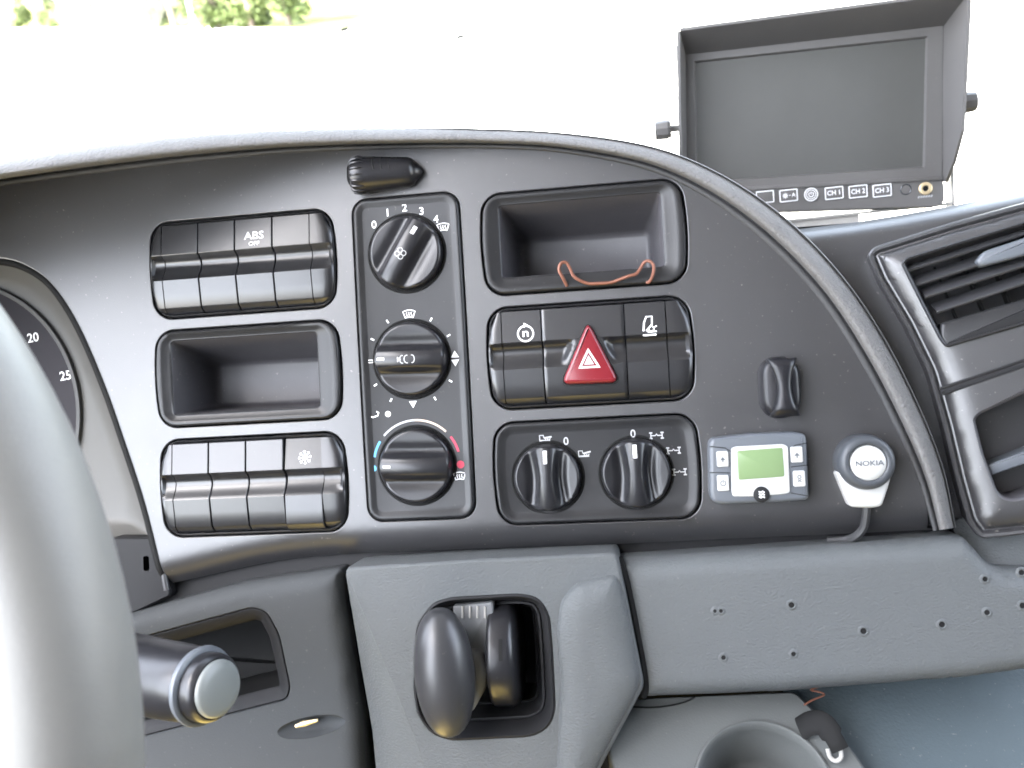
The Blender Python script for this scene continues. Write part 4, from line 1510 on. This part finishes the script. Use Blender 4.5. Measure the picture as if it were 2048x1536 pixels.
cv = Thing('side_cover', 'blue grey textured cover sloping away under the beam', 'trim panel', PC, PC.at(1850, 1450, -14))
cpx_ = [(1540, 1340), (2250, 1250), (2250, 1700), (1760, 1700)]
b = MB()
cvo = ccw(PC.xy(cpx_, -14))
b.fill(cvo, [], lambda x, y: -14 - 6 * smooth(40, 140, x), 12)
cv.part('cover', b, M_TEAL)
ck = Thing('hook_clip', 'black bent hook clip at the corner of the floor console', 'clip', PC, PC.at(1650, 1470, 2))
path = [PC.at(*p) for p in ((1600, 1458, 1), (1622, 1446, 6), (1645, 1447, 9), (1660, 1464, 9), (1672, 1484, 9), (1681, 1500, 7), (1682, 1515, 4), (1672, 1522, 2), (1660, 1514, 2), (1655, 1498, 3))]
b = MB().tube(spline(path[:6], 4), [6.6] * 8 + [6.2] * 6 + [4.8] * 7, 10, 0.3)
ck.part('arm', b, M_DARK)
b = MB().tube(spline(path[5:], 4), 1.2, 8)
ck.part('hook', b, M_STEEL)
ws_ = Thing('wire_scrap', 'short scrap of reddish wire caught under the beam edge', 'wire', PC, PC.at(1630, 1392, 0))
wq = [PC.at(x, y, 3) for x, y in ((1608, 1410), (1625, 1400), (1648, 1390), (1640, 1384), (1622, 1380), (1640, 1372))]
ws_.part('wire', MB().tube(spline(wq, 4), .6, 6), M_CU)

# ---------------------------------------------------------------- steering wheel and stalk
RM_, rt, wd_ = 211.0, 20.0, 257.0
wed = CAM + CROT @ Vector(((266 - 1024) / FPX * wd_, -(1480 - 768) / FPX * wd_, -wd_))
wcx = wed - Vector((RM_ + rt, 0, 0))
sw_ = Thing('steering_wheel', 'pale worn leather steering wheel rim in the near foreground', 'steering wheel', P0, wcx)
b = MB()
rings = []
for i in range(160):
    a = 2 * math.pi * i / 160
    ca, sa = math.cos(a), math.sin(a)
    rings.append([(wcx.x + (RM_ + rt * math.cos(p)) * ca, wcx.y + (RM_ + rt * math.cos(p)) * sa, wcx.z + rt * 1.08 * math.sin(p)) for p in [2 * math.pi * k / 28 for k in range(28)]])
rings.append(rings[0])
b.loft(rings)
sw_.part('rim', b, M_WHEEL, angle=80)

se = Vector(P0.at(418, 1374, 110))
D = Vector((0.93, -.02, .36)).normalized()
e1 = Vector((0, 1, 0)).cross(D).normalized()
ax = Matrix((e1, D.cross(e1), D)).transposed()
sk = Thing('column_stalk', 'glossy dark column stalk with a pale round end cap', 'stalk', P0, se)
b = MB().lathe(se, [(20.5, -140), (19.6, -60), (18.2, -16), (17.2, -7), (16.6, -5)], 48, ax, True)
sk.part('barrel', b, M_GLOSS)
b = MB().lathe(se, [(16.4, -7), (18.4, -6.4), (19.0, -4.8), (18.8, -3.4), (17.2, -2.6), (16.0, -2.6)], 48, ax)
sk.part('collar', b, M_LCDCASE)
b = MB().lathe(se, [(16.2, -3), (16.2, 2), (15.6, 4), (14.4, 5.2), (13.6, 5.2)], 48, ax)
sk.part('sleeve', b, M_GLOSS)
b = MB().lathe(se, [(13.6, 4.6), (13.5, 6.4), (12.4, 7.8), (9, 8.6), (4, 9.1), (.1, 9.2)], 48, ax)
sk.part('end_cap', b, M_CAP, angle=60)

# ---------------------------------------------------------------- camera monitor on the dash top
PM = Pl(P0.at(1640, 240, -235), 8.5, -4, 0.8)
mo = Thing('monitor', 'black hooded camera monitor on a bracket, its screen dark', 'monitor', PM, PM.at(1640, 410, -10))
HP = 34.0      # how far the sunshade stands out
f_px = [(1360, 62), (1937, -14), (1930, 130), (1922, 262), (1902, 330), (1888, 362)]
body_px = [(1366, 105), (1888, 45), (1886, 360), (1889, 372), (1890, 402), (1876, 414), (1560, 424), (1372, 440)]
bo = round_poly(ccw(PM.xy(body_px, 0)), 2.5, 4)
b = MB()
scr = ccw(PM.xy([(1388, 122), (1856, 72), (1850, 335), (1392, 366)], 0))
scr = round_poly(scr, 1.0, 3)
b.fill(off(bo, 1.2), [scr], 0.0)
b.lift([(off(bo, .4), -26), (bo, -24), (bo, -1), (off(bo, .4), -.2), (off(bo, 1.2), 0)], cap0=True, cap1=False)
b.lift([(scr, 0), (off(scr, 1.2), -3.2)], cap1=False)
mb_ = mo.part('casing', b, M_MON, angle=35)
b = MB()
b.fill(off(scr, 1.1), [], -3.1, 8)
mo.part('screen', b, M_SCREEN, mb_)
# lower bezel step
b = MB()
st_ = ccw(PM.xy([(1378, 380), (1886, 352), (1886, 360), (1378, 388)], 0))
b.slab(st_, -.5, 1.6, .4, 2)
mo.part('bezel_step', b, M_MON, mb_)
# sunshade: top wall, two side walls
b = MB()
th = 2.4
TL, TR = Vector(PM.at(1360, 62, HP)), Vector(PM.at(1937, -14, HP))
TLb, TRb = Vector(PM.at(1369, 110, .3)), Vector(PM.at(1890, 51, .3))
upv = Vector((0, th, 0))
b.loft([[tuple(TLb), tuple(TRb), tuple(TRb + upv), tuple(TLb + upv)], [tuple(TL), tuple(TR), tuple(TR + upv), tuple(TL + upv)]], True, True)
rp = [(1937, -14, HP), (1930, 130, HP), (1923, 262, HP), (1906, 325, HP * .62), (1890, 364, 4)]
rb = [(1884, 44, -3), (1883, 130, -3), (1883, 262, -3), (1883, 325, -3), (1883, 364, -3)]
A_ = [Vector(PM.at(x, y, h)) for x, y, h in rp]
B_ = [Vector(PM.at(x, y, h)) for x, y, h in rb]
out = Vector((th, 0, 0))
b.loft([[tuple(p) for p in A_], [tuple(p + out) for p in A_], [tuple(p + out) for p in B_], [tuple(p) for p in B_], [tuple(p) for p in A_]], closed=False)
lp_ = [(1360, 62, HP), (1361, 200, HP), (1364, 300, HP), (1368, 370, HP * .6), (1374, 405, 4)]
lb2 = [(1372, 104, -1), (1373, 200, -1), (1374, 300, -1), (1376, 370, -1), (1378, 405, -1)]
A_ = [Vector(PM.at(x, y, h)) for x, y, h in lp_]
B_ = [Vector(PM.at(x, y, h)) for x, y, h in lb2]
b.loft([[tuple(p) for p in A_], [tuple(p) for p in B_], [tuple(p - out) for p in B_], [tuple(p - out) for p in A_], [tuple(p) for p in A_]], closed=False)
mo.part('sunshade', b, M_MON, angle=30)
for x, y, s_ in ((1530, 394, ''), (1577, 391, 'A'), (1668, 386, 'CH 1'), (1716, 383, 'CH 2'), (1764, 381, 'CH 3')):
    p = PM.at(x, y, .6)
    b = MB()
    w_, h_ = 7.6, 5.4
    b.slab(rr(p[0] - w_, p[1] - h_, p[0] + w_, p[1] + h_, 1.2), -.2, 1.0, .4, 2)
    bt = mo.part('button', b, M_MON)
    m = MB()
    o1 = rr(p[0] - w_ + .4, p[1] - h_ + .4, p[0] + w_ - .4, p[1] + h_ - .4, 1.0)
    m.loft([[(x_, y_, 1.15) for x_, y_ in o1], [(x_, y_, 1.18) for x_, y_ in off(o1, .75)]])
    if s_.startswith('CH'):
        m.text(s_, 5.4, p[0], p[1], 1.15, 0, .92)
    elif s_ == 'A':
        m.text('A', 4.4, p[0] + 4, p[1], 1.15)
        for k in range(4):
            a = math.pi / 4 * k
            m.stroke([(p[0] - 2.6 - 2.2 * math.cos(a), p[1] - 2.2 * math.sin(a)), (p[0] - 2.6 + 2.2 * math.cos(a), p[1] + 2.2 * math.sin(a))], .6, 1.15)
        m.stroke([(p[0] + .4, p[1]), (p[0] + 1.7, p[1])], .6, 1.15)
    mo.part('button_print', m, M_PRINT, bt)
p = PM.at(1622, 389, .6)
b = MB().lathe((p[0], p[1], 0), [(5.6, 0), (5.6, .9), (5.0, 1.3), (.1, 1.4)], 32)
bt = mo.part('button', b, M_MON)
m = MB()
for r_, w_ in ((5.1, .7), (3.6, .5)):
    m.stroke([(p[0] + r_ * math.cos(a), p[1] + r_ * math.sin(a)) for a in [2 * math.pi * i / 32 for i in range(32)]], w_, 1.55, True)
m.stroke([(p[0] + 1.9 * math.cos(a), p[1] + 1.9 * math.sin(a)) for a in [R(125 + 290 * i / 12) for i in range(13)]], .6, 1.55)
m.stroke([(p[0], p[1]), (p[0], p[1] + 2.3)], .6, 1.55)
mo.part('button_print', m, M_PRINT, bt)
p = PM.at(1812, 379, .3)
b = MB().lathe((p[0], p[1], .1), [(4.4, 0), (4.0, .3), (3.4, -.2), (.1, -.3)], 28)
mo.part('sensor', b, M_CARG)
p = PM.at(1851, 377, .3)
b = MB().lathe((p[0], p[1], .1), [(5.2, 0), (5.0, 1.1), (4.4, 1.4), (2.4, 1.2), (2.1, .2)], 32)
jk = mo.part('jack_ring', b, M_BRASS)
b = MB().lathe((p[0], p[1], .1), [(2.15, .3), (.05, .25)], 20)
mo.part('jack_hole', b, M_DARK, jk)
m = MB()
q = PM.at(1851, 393, .2)
for k in range(6):
    m.stroke([(q[0] - 5.6 + 1.95 * k, q[1] - .8), (q[0] - 4.6 + 1.95 * k, q[1] + .8)], .9, .15)
mo.part('jack_print', m, M_PRINTDIM, mb_)
# U bracket: side arms, base, two thumb screws
b = MB()
for sx, xs in ((-1, (1356, 1346)), (1, (1893, 1897))):
    a0 = Vector(PM.at(xs[0], 95 if sx < 0 else 250, -12))
    a1 = Vector(PM.at(xs[1], 285 if sx < 0 else 424, -12))
    a1.x = a0.x + (0 if sx < 0 else 2)
    for_ = [(a0, a1)]
    b.loft([[(e.x, e.y, -22), (e.x + sx * 2.2, e.y, -22), (e.x + sx * 2.2, e.y, -4), (e.x, e.y, -4)] for e in (a0, Vector((a0.x, a1.y - (40 if sx < 0 else 0), 0)))], True, True)
y0 = PM.at(1640, 432, -12)[1]
xl, xr = PM.at(1357, 300, -12)[0], PM.at(1896, 424, -12)[0]
b.box((xl - 2.2, y0 - 2.2, -22), (xr + 2.2, y0, -4))
b.box((xl + 70, y0 - 30, -20), (xr - 70, y0 - 2.2, -6))
mo.part('bracket', b, M_STEEL)
for (x, y, sx) in ((1340, 258, -1), (1926, 206, 1)):
    p = PM.at(x, y, -12)
    axk = Matrix(((0, 0, sx), (0, 1, 0), (1, 0, 0)))
    x0 = PM.at(1357, y, -12)[0] if sx < 0 else PM.at(1893, y, -12)[0] + 2
    b = MB().lathe((x0, p[1], p[2]), [(3, 0), (3, 6), (7.5, 6), (7.5, 8), (7, 8), (8.6, 8.5), (8.6, 12), (8.0, 19), (7.2, 20), (.5, 20.2)], 10, axk)
    mo.part('thumb_screw', b, M_MON, angle=30)
